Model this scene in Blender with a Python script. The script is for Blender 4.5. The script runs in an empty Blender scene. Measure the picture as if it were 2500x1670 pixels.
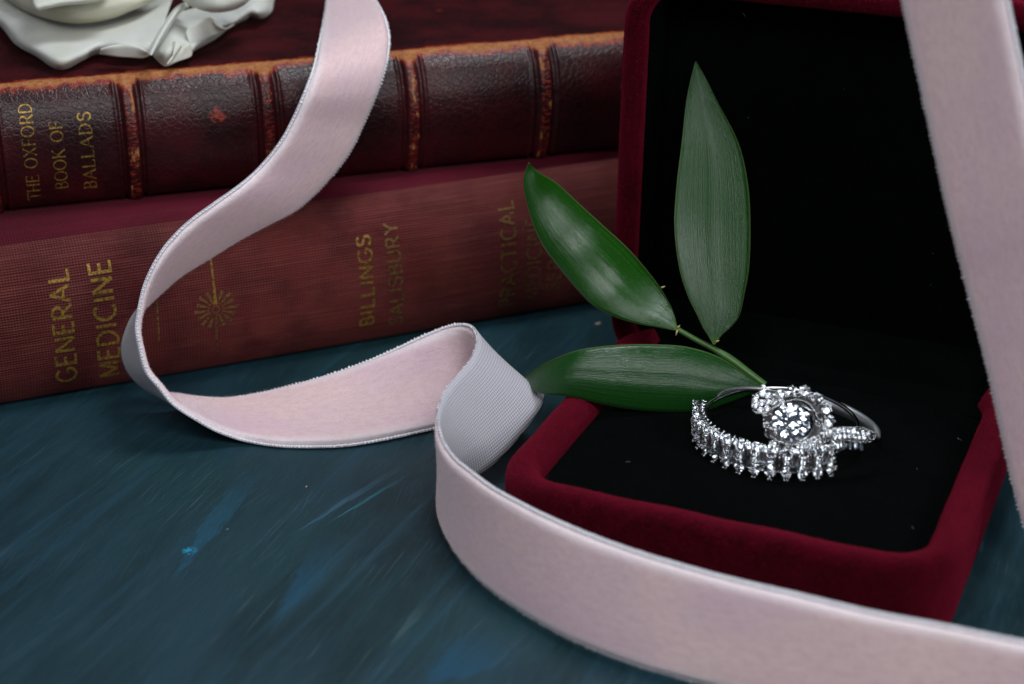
import bpy, bmesh, math, random
import numpy as np
from mathutils import Vector, Matrix
random.seed(7); rng = np.random.default_rng(7)
S = bpy.context.scene
COL = S.collection
S.unit_settings.scale_length = 0.01          # one unit is one centimetre

# ------------------------------------------------------------------ camera
CAM_H, PITCH, FPX = 11.2, math.radians(24.8), 4330.0
cam_d = bpy.data.cameras.new('camera'); cam = bpy.data.objects.new('camera', cam_d); COL.objects.link(cam)
cam.location = (0, 0, CAM_H); cam.rotation_euler = (math.pi/2 - PITCH, 0, 0)
cam_d.sensor_width = 36; cam_d.lens = 36*FPX/2500; cam_d.clip_start = .1; cam_d.clip_end = 500
cam_d.dof.use_dof = True; cam_d.dof.focus_distance = 23.0; cam_d.dof.aperture_fstop = 0.23
S.camera = cam

# ------------------------------------------------------------------ world and lamps (indoor close-up)
w = bpy.data.worlds.new('World'); S.world = w; w.use_nodes = True
w.node_tree.nodes['Background'].inputs[0].default_value = (.62, .78, 1, 1)
w.node_tree.nodes['Background'].inputs[1].default_value = .06
def area(name, loc, target, size, power, col, sy=None):
    l = bpy.data.lights.new(name, 'AREA'); l.energy = power; l.color = col; l.size = size
    if sy: l.shape = 'RECTANGLE'; l.size_y = sy
    o = bpy.data.objects.new(name, l); COL.objects.link(o); o.location = loc
    o.rotation_euler = (Vector(target)-Vector(loc)).to_track_quat('-Z', 'Y').to_euler()
    o['kind'] = 'helper'
    return o
area('left_softbox', (-10, 0, 24), (-1, 21, 1.5), 12, 2750, (.94, .97, 1))
area('right_softbox', (6, -3, 24), (-1, 21, 1.5), 8, 3000, (.96, .98, 1))
area('overhead_softbox', (2, 24, 22), (-1, 21, 1.5), 7, 2300, (.90, .96, 1))
area('window_softbox', (20, 2, 15), (-1, 21, 1.5), 8, 2200, (.95, .98, 1))
S.view_settings.view_transform = 'Standard'; S.view_settings.look = 'None'; S.view_settings.exposure = 0
S.cycles.use_denoising = True
S.cycles.max_bounces = 14; S.cycles.transmission_bounces = 14; S.cycles.glossy_bounces = 8
S.cycles.sample_clamp_indirect = 12

# ------------------------------------------------------------------ helpers
FW = np.array([0, math.cos(PITCH), -math.sin(PITCH)]); UPV = np.array([0, math.sin(PITCH), math.cos(PITCH)]); RT = np.array([1., 0, 0])
CP = np.array([0, 0, CAM_H])
def ray(u, v): return FW + (u-1250)/FPX*RT - (v-835)/FPX*UPV
def G(u, v, z=0.):                    # where the sight line meets the height z
    r = ray(u, v); return CP + r*((z-CAM_H)/r[2])
def Dp(u, v, d): return CP + ray(u, v)*d
def Vp(u, v, p0, n):
    r = ray(u, v); n = np.array(n); return CP + r*(((np.array(p0)-CP)@n)/(r@n))
def unit(v): v = np.array(v, float); return v/np.linalg.norm(v)

def mesh(name, verts, faces, mat=None, smooth=True, uv=None):
    me = bpy.data.meshes.new(name)
    me.from_pydata([tuple(map(float, p)) for p in verts], [], [tuple(map(int, f)) for f in faces])
    if uv is not None:
        l = me.uv_layers.new(name='UVMap'); idx = np.empty(len(me.loops), dtype=np.int32); me.loops.foreach_get('vertex_index', idx)
        l.data.foreach_set('uv', np.asarray(uv, dtype=np.float32)[idx].ravel())
    if mat: 
        for m in (mat if isinstance(mat, (list, tuple)) else [mat]): me.materials.append(m)
    if smooth: me.polygons.foreach_set('use_smooth', [True]*len(me.polygons))
    me.update(); return me
def obj(name, me, parent=None, **p):
    o = bpy.data.objects.new(name, me); COL.objects.link(o)
    if parent: o.parent = parent; o.matrix_parent_inverse = parent.matrix_world.inverted()
    for k, v in p.items(): o[k] = v
    return o
def thing(name, label, cat, loc, group=None):
    o = bpy.data.objects.new(name, None); COL.objects.link(o); o.location = tuple(map(float, loc)); o.empty_display_size = .3
    o.matrix_world = Matrix.Translation(Vector(tuple(map(float, loc))))
    o['label'] = label; o['category'] = cat
    if group: o['group'] = group
    return o
def grid(P, closed_u=False, closed_v=False, flip=False):
    nu, nv = P.shape[:2]; F = []
    for i in range(nu if closed_u else nu-1):
        for j in range(nv if closed_v else nv-1):
            a, b, c, d = i*nv+j, ((i+1) % nu)*nv+j, ((i+1) % nu)*nv+(j+1) % nv, i*nv+(j+1) % nv
            F.append((a, d, c, b) if flip else (a, b, c, d))
    return P.reshape(-1, 3), F
def catmull(P, n):                    # resample a polyline of rows evenly in parameter
    P = np.asarray(P, float); m = len(P); t = np.linspace(0, m-1, n); i = np.minimum(t.astype(int), m-2); f = t-i
    sh = (-1,)+(1,)*(P.ndim-1); f = f.reshape(sh)
    p0, p1, p2, p3 = P[np.maximum(i-1, 0)], P[i], P[i+1], P[np.minimum(i+2, m-1)]
    return .5*((2*p1)+(-p0+p2)*f+(2*p0-5*p1+4*p2-p3)*f**2+(-p0+3*p1-3*p2+p3)*f**3)
class MB:
    def __init__(s): s.v = []; s.f = []; s.n = 0
    def add(s, v, f):
        v = np.asarray(v, float).reshape(-1, 3); s.v.append(v); s.f += [tuple(k+s.n for k in q) for q in f]; s.n += len(v)
    def build(s, name, mat, smooth=True): return mesh(name, np.concatenate(s.v), s.f, mat, smooth)
def tube(path, r, k=8, caps=True):
    path = np.asarray(path, float); n = len(path); r = np.broadcast_to(np.asarray(r, float), (n,))
    T = np.gradient(path, axis=0); T /= np.linalg.norm(T, axis=1)[:, None]+1e-12
    a = np.array([0, 0, 1.]) if abs(T[0][2]) < .9 else np.array([1., 0, 0]); V = []
    for i in range(n):
        a = a - T[i]*(a@T[i]); a /= np.linalg.norm(a); b = np.cross(T[i], a)
        for j in range(k): th = 2*math.pi*j/k; V.append(path[i]+r[i]*(math.cos(th)*a+math.sin(th)*b))
    F = [(i*k+j, i*k+(j+1) % k, (i+1)*k+(j+1) % k, (i+1)*k+j) for i in range(n-1) for j in range(k)]
    if caps: F += [tuple(range(k-1, -1, -1)), tuple((n-1)*k+j for j in range(k))]
    return np.array(V), F
def _ico(s):
    bm = bmesh.new(); bmesh.ops.create_icosphere(bm, subdivisions=s, radius=1); v = np.array([x.co[:] for x in bm.verts]); bm.verts.index_update()
    f = [tuple(x.index for x in q.verts) for q in bm.faces]; bm.free(); return v, f
ICO1, ICO2 = _ico(1), _ico(2)
def fibres(pts, nrm, length, width, mat, name, bend=.5):      # a nap of fine fibres standing on a cloth
    n = len(pts); d = rng.normal(size=(n, 3)); d = nrm + bend*d; d /= np.linalg.norm(d, axis=1)[:, None]
    s = np.cross(d, rng.normal(size=(n, 3))); s /= np.linalg.norm(s, axis=1)[:, None]
    L = length*(.5+rng.random((n, 1))); V = np.stack([pts-s*width, pts+s*width, pts+d*L], 1).reshape(-1, 3)
    return mesh(name, V, [(3*i, 3*i+1, 3*i+2) for i in range(n)], mat, False)
def sample_grid(P, N, n):            # random points on a grid surface P (nu,nv,3) with normals N
    i = rng.random(n)*(P.shape[0]-1.001); j = rng.random(n)*(P.shape[1]-1.001); a = i.astype(int); b = j.astype(int); f = (i-a)[:, None]; g = (j-b)[:, None]
    q = P[a, b]*(1-f)*(1-g)+P[a+1, b]*f*(1-g)+P[a, b+1]*(1-f)*g+P[a+1, b+1]*f*g
    return q, N[a, b]
def grid_normals(P):
    a = np.gradient(P, axis=0); b = np.gradient(P, axis=1); n = np.cross(a, b); return n/(np.linalg.norm(n, axis=2)[..., None]+1e-12)

# ------------------------------------------------------------------ node helpers
class NT:
    def __init__(s, name):
        s.m = bpy.data.materials.new(name); s.m.use_nodes = True; s.t = s.m.node_tree; s.b = s.t.nodes['Principled BSDF']
    def n(s, ty, **k):
        q = s.t.nodes.new(ty)
        for a, v in k.items(): setattr(q, a, v)
        return q
    def put(s, q, i, v):
        if v is None: return
        if isinstance(v, bpy.types.NodeSocket): s.t.links.new(v, q.inputs[i])
        else:
            if isinstance(v, (tuple, list)) and len(v) == 3 and q.inputs[i].type == 'RGBA': v = (*v, 1)
            q.inputs[i].default_value = v
    def coord(s, kind='Object'): return s.n('ShaderNodeTexCoord').outputs[kind]
    def map(s, v, scale=(1, 1, 1), rot=(0, 0, 0), loc=(0, 0, 0)):
        q = s.n('ShaderNodeMapping'); s.put(q, 0, v); s.put(q, 'Scale', scale); s.put(q, 'Rotation', rot); s.put(q, 'Location', loc); return q.outputs[0]
    def noise(s, v, scale, detail=3, rough=.5, dist=0, out=0):
        q = s.n('ShaderNodeTexNoise'); s.put(q, 'Vector', v); s.put(q, 'Scale', scale); s.put(q, 'Detail', detail); s.put(q, 'Roughness', rough); s.put(q, 'Distortion', dist); return q.outputs[out]
    def voro(s, v, scale, feature='F1', rnd=1, out=0):
        q = s.n('ShaderNodeTexVoronoi', feature=feature); s.put(q, 'Vector', v); s.put(q, 'Scale', scale); s.put(q, 'Randomness', rnd); return q.outputs[out]
    def math(s, op, a, b=None, c=None, clamp=False):
        q = s.n('ShaderNodeMath', operation=op, use_clamp=clamp); s.put(q, 0, a)
        if b is not None: s.put(q, 1, b)
        if c is not None: s.put(q, 2, c)
        return q.outputs[0]
    def ramp(s, f, pts, interp='LINEAR'):
        q = s.n('ShaderNodeValToRGB'); s.put(q, 0, f); e = q.color_ramp.elements; q.color_ramp.interpolation = interp
        while len(e) < len(pts): e.new(.5)
        for el, (p, c) in zip(e, pts): el.position = p; el.color = (*c, 1) if isinstance(c, tuple) else (c, c, c, 1)
        return q.outputs[0]
    def mix(s, f, a, b, mode='MIX'):
        q = s.n('ShaderNodeMix', data_type='RGBA', blend_type=mode); s.put(q, 0, f); s.put(q, 6, a); s.put(q, 7, b); return q.outputs[2]
    def sep(s, v): q = s.n('ShaderNodeSeparateXYZ'); s.put(q, 0, v); return q.outputs
    def comb(s, x, y, z=0.): q = s.n('ShaderNodeCombineXYZ'); s.put(q, 0, x); s.put(q, 1, y); s.put(q, 2, z); return q.outputs[0]
    def smooth(s, x, a, b, lo=0., hi=1.):
        q = s.n('ShaderNodeMapRange', interpolation_type='SMOOTHSTEP'); s.put(q, 0, x); s.put(q, 1, a); s.put(q, 2, b); s.put(q, 3, lo); s.put(q, 4, hi); return q.outputs[0]
    def bump(s, h, strength, dist, prev=None):
        q = s.n('ShaderNodeBump'); s.put(q, 'Height', h); s.put(q, 'Strength', strength); s.put(q, 'Distance', dist); s.put(q, 'Normal', prev) if prev is not None else None; return q.outputs[0]
    def set(s, **k):
        for a, v in k.items():
            s.put(s.b, {'color': 'Base Color', 'rough': 'Roughness', 'metal': 'Metallic', 'spec': 'Specular IOR Level', 'normal': 'Normal', 'sheen': 'Sheen Weight', 'sheenr': 'Sheen Roughness',
                        'sheent': 'Sheen Tint', 'coat': 'Coat Weight', 'coatr': 'Coat Roughness', 'trans': 'Transmission Weight', 'ior': 'IOR', 'sss': 'Subsurface Weight', 'sssr': 'Subsurface Radius', 'ssss': 'Subsurface Scale', 'aniso': 'Anisotropic', 'alpha': 'Alpha'}[a], v)
        return s

# ------------------------------------------------------------------ materials
def velvet(name, base, dark, tint, sheen, speck, spk_col, bump=.5, scale=1., sr=.45, mot=1.):
    t = NT(name); v = t.coord()
    big = t.noise(v, 2.2*scale, 3, .55); mid = t.noise(v, 14*scale, 3, .6); fine = t.noise(v, 95, 2, .6)
    c = t.mix(t.smooth(big, .25, .75), dark, base)
    c = t.mix(t.math('MULTIPLY', t.smooth(mid, .3, .7), .35*mot), c, tuple(min(1, x*1.3) for x in base))
    c = t.mix(t.math('MULTIPLY', t.smooth(fine, .3, .7), .45*max(.35, mot)), c, tuple(x*.55 for x in dark))
    sp = t.smooth(t.noise(v, 60, 2, .7), speck, speck+.06)
    c = t.mix(t.math('MULTIPLY', sp, .6), c, spk_col)
    t.set(color=c, rough=.85, spec=.02 if base[0] < .01 else (.04 if base[1] < .1 else .2), sheen=sheen, sheenr=sr, sheent=tint, normal=t.bump(fine, bump, .02, t.bump(mid, .35*mot, .03)))
    return t.m
M = {}
M['pink_velvet'] = velvet('pink_velvet', (.77, .545, .575), (.70, .485, .52), (1, .90, .95), 1., .64, (.95, .85, .86), .35, .45, .32, .12)
M['red_velvet'] = velvet('red_velvet', (.060, .0003, .0058), (.020, .0001, .0018), (1, .05, .14), .34, .63, (.36, .02, .06), .9, 1.9, .35, 1.2)
M['black_velvet'] = velvet('black_velvet', (.0011, .0014, .0016), (.0006, .0007, .0009), (.5, .8, .8), .004, .74, (.02, .024, .02), .4)
t = NT('pink_fibre'); t.set(color=(.66, .48, .51), rough=.6, sheen=.4); M['pink_fibre'] = t.m
M['cushion_velvet'] = velvet('cushion_velvet', (.0015, .0020, .0020), (.0008, .0011, .0012), (.5, .8, .8), .006, .70, (.02, .026, .022), .6)  # black velvet lightened in colour for the faint light along the cushion edge
t = NT('pink_ribbon_velvet')
uv = t.coord('UV'); x, y, _ = t.sep(uv); v = t.coord()
edge = t.smooth(t.math('ABSOLUTE', t.math('SUBTRACT', y, .635)), .44, .60)
c = t.mix(t.smooth(t.noise(t.map(uv, scale=(.35, .6, 1)), 1.2, 3, .55), .3, .7), (.72, .50, .575), (.82, .595, .575))
fine = t.noise(v, 70, 3, .75); mid = t.noise(t.map(uv, scale=(1, 2.2, 1)), 7, 4, .65)
c = t.mix(t.math('MULTIPLY', t.smooth(mid, .38, .66), .42), c, (.62, .42, .47)); c = t.mix(t.math('MULTIPLY', t.smooth(fine, .45, .8), .5), c, (.92, .80, .82)); c = t.mix(t.math('MULTIPLY', t.smooth(fine, .5, .2), .5), c, (.50, .34, .38))
c = t.mix(t.math('MULTIPLY', edge, .75), c, (.88, .80, .83))
t.set(color=c, rough=.8, spec=.25, sheen=1., sheenr=.3, sheent=(1, .91, .95), normal=t.bump(fine, .5, .02, t.bump(mid, .25, .03)))
M['ribbon_velvet'] = t.m
t = NT('red_fibre'); t.set(color=(.12, .001, .011), rough=.8, spec=.1, sheen=.1, sheent=(1, .2, .3)); M['red_fibre'] = t.m
t = NT('black_fibre'); t.set(color=(.006, .0075, .0065), rough=.8, spec=.05); M['black_fibre'] = t.m
# woven back of the ribbon, UV in centimetres (u along, v across)
t = NT('ribbon_weave'); uv = t.coord('UV'); x, y, _ = t.sep(uv)
wx = t.math('SINE', t.math('MULTIPLY', t.math('ADD', x, t.math('MULTIPLY', y, .35)), 2*math.pi/.034)); wy = t.math('SINE', t.math('MULTIPLY', t.math('SUBTRACT', y, t.math('MULTIPLY', x, .12)), 2*math.pi/.04))
h = t.math('MULTIPLY', t.math('ADD', wx, t.math('MULTIPLY', wy, .6)), .3)
c = t.mix(t.smooth(h, -.45, .45), (.36, .34, .40), (.66, .63, .70)); c = t.mix(t.math('MULTIPLY', t.noise(uv, 3, 3), .25), c, (.35, .34, .4))
t.set(color=c, rough=.5, spec=.4, sheen=.3, normal=t.bump(h, .6, .02)); M['weave'] = t.m
t = NT('selvedge_thread'); c = t.mix(t.noise(t.coord(), 40, 2), (.68, .66, .72), (.90, .88, .91)); t.set(color=c, rough=.45, spec=.5, sheen=.3); M['selvedge'] = t.m

# painted table
t = NT('painted_table'); v = t.coord(); ang = math.radians(-72)
def strokes(a, sx, sy, sc, det=4):
    return t.noise(t.map(t.map(v, rot=(0, 0, a)), scale=(sx, sy, 1)), sc, det, .6, .3)
s1 = strokes(ang, .22, .9, .6, 5); s2 = strokes(ang+.12, .12, 2.4, 1.4, 5); s3 = strokes(ang-.1, .3, 11, 3.2, 4); s4 = strokes(ang+.12, .3, 26, 5, 3)
cloud = t.noise(v, .28, 3, .55)
c = t.mix(t.smooth(s1, .36, .62), (.0064, .0225, .029), (.0135, .044, .062))
c = t.mix(t.math('MULTIPLY', t.smooth(cloud, .42, .68), .6), c, (.0085, .041, .044)); c = t.mix(t.math('MULTIPLY', t.smooth(t.noise(v, 1.3, 5, .65), .4, .7), .4), c, (.014, .040, .055))
c = t.mix(t.math('MULTIPLY', t.smooth(s2, .50, .74), .6), c, (.017, .062, .095))
c = t.mix(t.math('MULTIPLY', t.smooth(s2, .26, .44, 1., 0.), .55), c, (.0055, .015, .021))
c = t.mix(t.math('MULTIPLY', t.smooth(s3, .56, .72), .20), c, (.026, .07, .095))
c = t.mix(t.math('MULTIPLY', t.smooth(t.math('MULTIPLY', s4, t.smooth(cloud, .2, .7, .8, 1.05)), .58, .70), .42), c, (.045, .085, .10)); s5 = strokes(ang+.3, .35, 38, 7, 3); c = t.mix(t.math('MULTIPLY', t.smooth(s5, .62, .72), .4), c, (.07, .11, .12))
for aa, sy, sc_, th, amt, col in ((ang+.02, 30, 4, .635, .55, (.055, .10, .12)), (ang+.22, 42, 6, .65, .5, (.075, .12, .13)), (ang-.16, 36, 5, .64, .4, (.03, .09, .13)), (ang+.1, 30, 4.5, .65, .5, (.004, .010, .014))):
    ln = t.noise(t.map(t.map(v, rot=(0, 0, aa), loc=(sy*.37, sc_, 0)), scale=(.22, sy*.5, 1)), sc_*.5, 2, .5); pm = t.smooth(t.noise(t.map(v, loc=(sy, sc_, 0)), .8, 3, .6), .46, .62)
    c = t.mix(t.math('MULTIPLY', t.math('MULTIPLY', t.smooth(ln, th, th+.035), pm), amt), c, col)
px, py, _ = t.sep(v)
def streak(cc, u0, v0, u1, v1, wid, col, amt):       # a single brushed streak of brighter paint from one spot to another, ragged
    p, q = G(u0, v0), G(u1, v1); d = q-p; L = float(np.linalg.norm(d)); d = d/L
    al = t.math('ADD', t.math('MULTIPLY', t.math('SUBTRACT', px, float(p[0])), float(d[0])), t.math('MULTIPLY', t.math('SUBTRACT', py, float(p[1])), float(d[1])))
    ac = t.math('ADD', t.math('MULTIPLY', t.math('SUBTRACT', px, float(p[0])), float(-d[1])), t.math('MULTIPLY', t.math('SUBTRACT', py, float(p[1])), float(d[0])))
    rag = t.math('MULTIPLY', t.math('SUBTRACT', t.noise(t.comb(t.math('MULTIPLY', al, .9), t.math('MULTIPLY', ac, 6.)), 2.2, 5, .75), .5), 2.6*wid)
    taper = t.math('MULTIPLY', t.smooth(al, 0, .6*L), wid)
    m = t.smooth(t.math('SUBTRACT', t.math('ABSOLUTE', t.math('ADD', ac, rag)), taper), -wid*.18, wid*.08, 1., 0.)
    m = t.math('MULTIPLY', m, t.math('MULTIPLY', t.smooth(al, 0, .05), t.smooth(al, .35*L, L, 1., 0.)))
    m = t.math('MULTIPLY', m, t.smooth(t.noise(t.comb(al, t.math('MULTIPLY', ac, 14.)), 3, 3, .6), .3, .6, .45, 1.))
    return t.mix(t.math('MULTIPLY', m, amt), cc, col)
c = streak(c, 398, 1446, 640, 1120, .15, (.015, .080, .135), .75)
c = streak(c, 655, 1545, 830, 1290, .17, (.013, .072, .13), .65)
c = streak(c, 780, 1290, 1010, 1150, .03, (.03, .17, .21), .6)
c = streak(c, 690, 1320, 1000, 1125, .05, (.05, .12, .19), .6)
c = streak(c, 1010, 1690, 1250, 1540, .36, (.011, .072, .135), .7)
c = streak(c, 2320, 1560, 2500, 1300, .35, (.02, .05, .06), .5)
c = streak(c, 940, 1590, 1060, 1450, .06, (.06, .11, .13), .5)
dust = t.smooth(t.voro(v, 5.5), .035, .015)
c = t.mix(t.math('MULTIPLY', dust, t.smooth(t.noise(v, 2.5, 1), .5, .6, 0., .35)), c, (.22, .26, .27))
blot = t.math('MULTIPLY', t.smooth(t.math('ADD', t.math('POWER', t.math('SUBTRACT', px, float(G(462, 1345)[0])), 2.), t.math('POWER', t.math('SUBTRACT', py, float(G(462, 1345)[1])), 2.)), .012, .002), t.smooth(t.noise(v, 16, 3, .7), .46, .54))
c = t.mix(blot, c, (.02, .26, .45))
t.set(color=c, rough=t.math('ADD', t.math('MULTIPLY', s3, .25), .34), spec=.22, normal=t.bump(t.math('ADD', t.math('MULTIPLY', s3, .6), t.math('MULTIPLY', s4, .7)), .4, .02, t.bump(t.noise(v, 22, 3), .12, .01)))
M['table'] = t.m

# worn brown leather, UV in centimetres (u along the spine, v up the profile)
def leather(name, bands, v_hinge, tone=1., spec=.36, rad=-.07):
    t = NT(name); uv = t.coord('UV'); x, y, _ = t.sep(uv)
    warp = t.n('ShaderNodeVectorMath', operation='ADD'); t.put(warp, 0, uv); sc = t.n('ShaderNodeVectorMath', operation='SCALE'); t.put(sc, 0, t.noise(uv, 5, 3, .6, 0, 1)); t.put(sc, 'Scale', .06); t.put(warp, 1, sc.outputs[0])
    wv = warp.outputs[0]
    cr = t.voro(wv, 11.5, 'DISTANCE_TO_EDGE'); cr2 = t.voro(wv, 24, 'DISTANCE_TO_EDGE')
    crease = t.smooth(cr, .0, .14); crease2 = t.smooth(cr2, 0., .12)
    n1 = t.noise(uv, .9, 4, .6); n2 = t.noise(uv, 12, 4, .65)
    c = t.mix(t.smooth(n1, .35, .65), (.0150*tone, .0014*tone, .0021*tone), (.046*tone, .0034*tone, .0050*tone))
    c = t.mix(t.math('MULTIPLY', t.smooth(n2, .5, .8), .35), c, (.035*tone, .009*tone, .010*tone))
    c = t.mix(t.math('MULTIPLY', t.math('SUBTRACT', 1., crease), .35), c, (.030*tone, .012*tone, .014*tone))
    wob = t.math('MULTIPLY', t.math('SUBTRACT', t.noise(uv, 7, 5, .7), .5), .34); wob2 = t.math('MULTIPLY', t.math('SUBTRACT', t.noise(uv, 1.1, 2, .5), .5), .22)
    dh = t.math('ADD', t.math('ADD', t.math('ABSOLUTE', t.math('SUBTRACT', y, v_hinge)), wob), wob2)
    bare = t.smooth(dh, .15, .125); halo = t.smooth(dh, .23, .15)
    for k, b in enumerate(bands):
        db = t.math('ABSOLUTE', t.math('SUBTRACT', x, b))
        near = t.math('MULTIPLY', t.smooth(db, .078, .06), t.smooth(y, .15, .4))
        # rubbed patches along the raised band, plus the flare where it meets the joint
        pn = t.noise(t.comb(t.math('MULTIPLY', x, 3.), t.math('ADD', y, k*7.3)), 2.6, 4, .7)
        rub = t.math('MULTIPLY', near, t.smooth(pn, .57, .62)); rubh = t.math('MULTIPLY', near, t.smooth(t.noise(t.comb(x, t.math('MULTIPLY', t.math('ADD', y, k*3.1), 3.)), 9, 4, .7), .5, .6))
        fl = t.math('SUBTRACT', t.math('ADD', t.math('MULTIPLY', db, 1.3), t.math('ABSOLUTE', t.math('SUBTRACT', y, v_hinge))), t.math('SUBTRACT', .34, wob))
        bare = t.math('MAXIMUM', bare, t.math('MAXIMUM', rub, t.smooth(fl, .02, -.02))); halo = t.math('MAXIMUM', halo, t.math('MAXIMUM', rubh, t.smooth(fl, .09, .0)))
    spot = t.math('MULTIPLY', t.smooth(t.voro(uv, .62, rnd=1), .085, .06), t.smooth(t.noise(uv, 8, 3), .4, .5)); halo = t.math('MAXIMUM', halo, t.math('MULTIPLY', spot, .8))
    c = t.mix(t.math('MULTIPLY', halo, .85), c, (.27, .030, .016))
    tan = t.mix(t.smooth(t.noise(uv, 14, 4, .7), .35, .65), (.27, .085, .022), (.40, .165, .06))
    c = t.mix(bare, c, tan)
    hgt = t.math('ADD', t.math('MULTIPLY', crease, .7), t.math('ADD', t.math('MULTIPLY', crease2, .25), t.math('MULTIPLY', n2, .3)))
    r = t.math('ADD', t.math('MULTIPLY', bare, .4), t.math('ADD', .30, t.math('MULTIPLY', n2, .22)))
    t.set(color=c, rough=t.math('ADD', r, rad), spec=spec, normal=t.bump(hgt, .26, .018)); return t.m
# buckram
def buckram(name, a, b, hi, u_dark=None):
    t = NT(name); uv = t.coord('UV'); x, y, _ = t.sep(uv)
    jx = t.math('MULTIPLY', t.noise(t.comb(t.math('MULTIPLY', x, 20.), t.math('MULTIPLY', y, .4)), 1, 2), 2.5); jy = t.math('MULTIPLY', t.noise(t.comb(t.math('MULTIPLY', x, .35), t.math('MULTIPLY', y, 22.)), 1, 2), 4.)
    wx = t.math('SINE', t.math('ADD', t.math('MULTIPLY', x, 2*math.pi/.040), jx)); wy = t.math('SINE', t.math('ADD', t.math('MULTIPLY', y, 2*math.pi/.038), jy))
    h = t.math('ADD', t.math('MULTIPLY', wx, .35), t.math('MULTIPLY', wy, .65))
    vis = t.smooth(t.noise(uv, 1.3, 3, .6), .32, .62)
    slub = t.noise(t.comb(t.math('MULTIPLY', x, .8), t.math('MULTIPLY', y, 16.)), 1.6, 3, .6)
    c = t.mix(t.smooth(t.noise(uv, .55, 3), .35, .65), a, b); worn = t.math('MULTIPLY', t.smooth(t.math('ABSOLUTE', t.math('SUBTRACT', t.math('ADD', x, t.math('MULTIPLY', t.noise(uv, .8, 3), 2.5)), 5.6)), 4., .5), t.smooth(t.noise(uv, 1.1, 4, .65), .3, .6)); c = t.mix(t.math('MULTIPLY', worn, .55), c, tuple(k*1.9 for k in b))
    c = t.mix(t.math('MULTIPLY', t.smooth(h, .1, .9), t.math('ADD', .25, t.math('MULTIPLY', vis, .5))), c, hi)
    c = t.mix(t.math('MULTIPLY', t.smooth(h, -.1, -.9), .38), c, tuple(k*.35 for k in a))
    c = t.mix(t.math('MULTIPLY', t.smooth(slub, .5, .72), .3), c, hi)
    t.set(color=c, rough=.6, spec=.14, sheen=.02, normal=t.bump(h, .45, .012)); return t.m
def gold(name, col, thr, rough=.4):
    t = NT(name); v = t.coord(); wear = t.noise(v, 30, 4, .7); z = t.sep(v)[2]
    keep = t.smooth(t.math('ADD', wear, t.math('MULTIPLY', z, .0)), thr, thr+.12)
    c = t.mix(keep, tuple(k*.30 for k in col), col); t.set(color=c, rough=rough, metal=.55, spec=.5); return t.m
M['gold'] = gold('gold_foil', (.44, .25, .05), .42); M['gold_dim'] = gold('faded_gold_foil', (.27, .15, .05), .42, .5); M['gold_faint'] = gold('faint_gold_foil', (.20, .095, .04), .42, .6)

# leaf, UV: u across (-1..1), v along 0..1
def leafmat(name, a, b, spec=.5, rg=.08, bs=.45):
    t = NT(name); uv = t.coord('UV'); x, y, _ = t.sep(uv)
    vein = t.noise(t.comb(t.math('MULTIPLY', x, 22.), t.math('MULTIPLY', y, 1.6)), 1.6, 4, .65); cell = t.noise(t.comb(t.math('MULTIPLY', x, 20.), t.math('MULTIPLY', y, 24.)), 2.2, 3, .7)
    midr = t.math('MULTIPLY', t.smooth(t.math('ABSOLUTE', x), .05, .0), .4)
    c = t.mix(t.smooth(vein, .35, .65), a, b); c = t.mix(t.math('MULTIPLY', midr, .25), c, tuple(k*1.7 for k in b))
    c = t.mix(t.smooth(y, .12, .0), c, (.06, .13, .015)); c = t.mix(t.smooth(t.math('ABSOLUTE', x), .93, 1.), c, (.07, .12, .04))
    nr = t.bump(t.math('ADD', t.math('MULTIPLY', vein, .9), t.math('MULTIPLY', cell, .55)), bs, .009, t.bump(midr, -.2, .02))
    t.set(color=c, rough=t.math('ADD', rg, t.math('MULTIPLY', t.smooth(t.math('ADD', t.math('MULTIPLY', cell, .6), t.math('MULTIPLY', vein, .4)), .3, .7), .26)), spec=spec, coat=0., coatr=.25, normal=nr); return t.m
M['leaf'] = leafmat('leaf_green', (.006, .044, .003), (.011, .066, .004)); M['leaf_up'] = leafmat('leaf_green_upright', (.005, .036, .004), (.008, .050, .005), .34, .11, .75); M['leaf_low'] = leafmat('leaf_green_deep', (.005, .040, .006), (.009, .056, .008))
t = NT('inner_petal'); t.set(color=(.62, .60, .49), rough=.75, spec=.1, sss=.3, sssr=(1, .9, .5), ssss=.15); M['petal_in'] = t.m
t = NT('stem_green'); c = t.mix(t.noise(t.map(t.coord(), scale=(4, 4, 4)), 6, 3), (.025, .085, .018), (.07, .15, .03)); t.set(color=c, rough=.4); M['stem'] = t.m
t = NT('dry_scale'); t.set(color=(.42, .32, .16), rough=.7); M['dry'] = t.m
# rose
t = NT('rose_petal'); v = t.coord(); c = t.mix(t.smooth(t.noise(v, 1.2, 3), .35, .65), (.60, .59, .51), (.66, .66, .60)); c = t.mix(t.math('MULTIPLY', t.noise(v, 30, 3), .15), c, (.6, .58, .45))
t.set(color=c, rough=.8, spec=.08, sss=.5, sssr=(1, .92, .7), ssss=.2, sheen=.1, normal=t.bump(t.noise(t.map(v, scale=(6, 1.5, 2)), 4, 4), .12, .02)); M['petal'] = t.m
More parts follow.
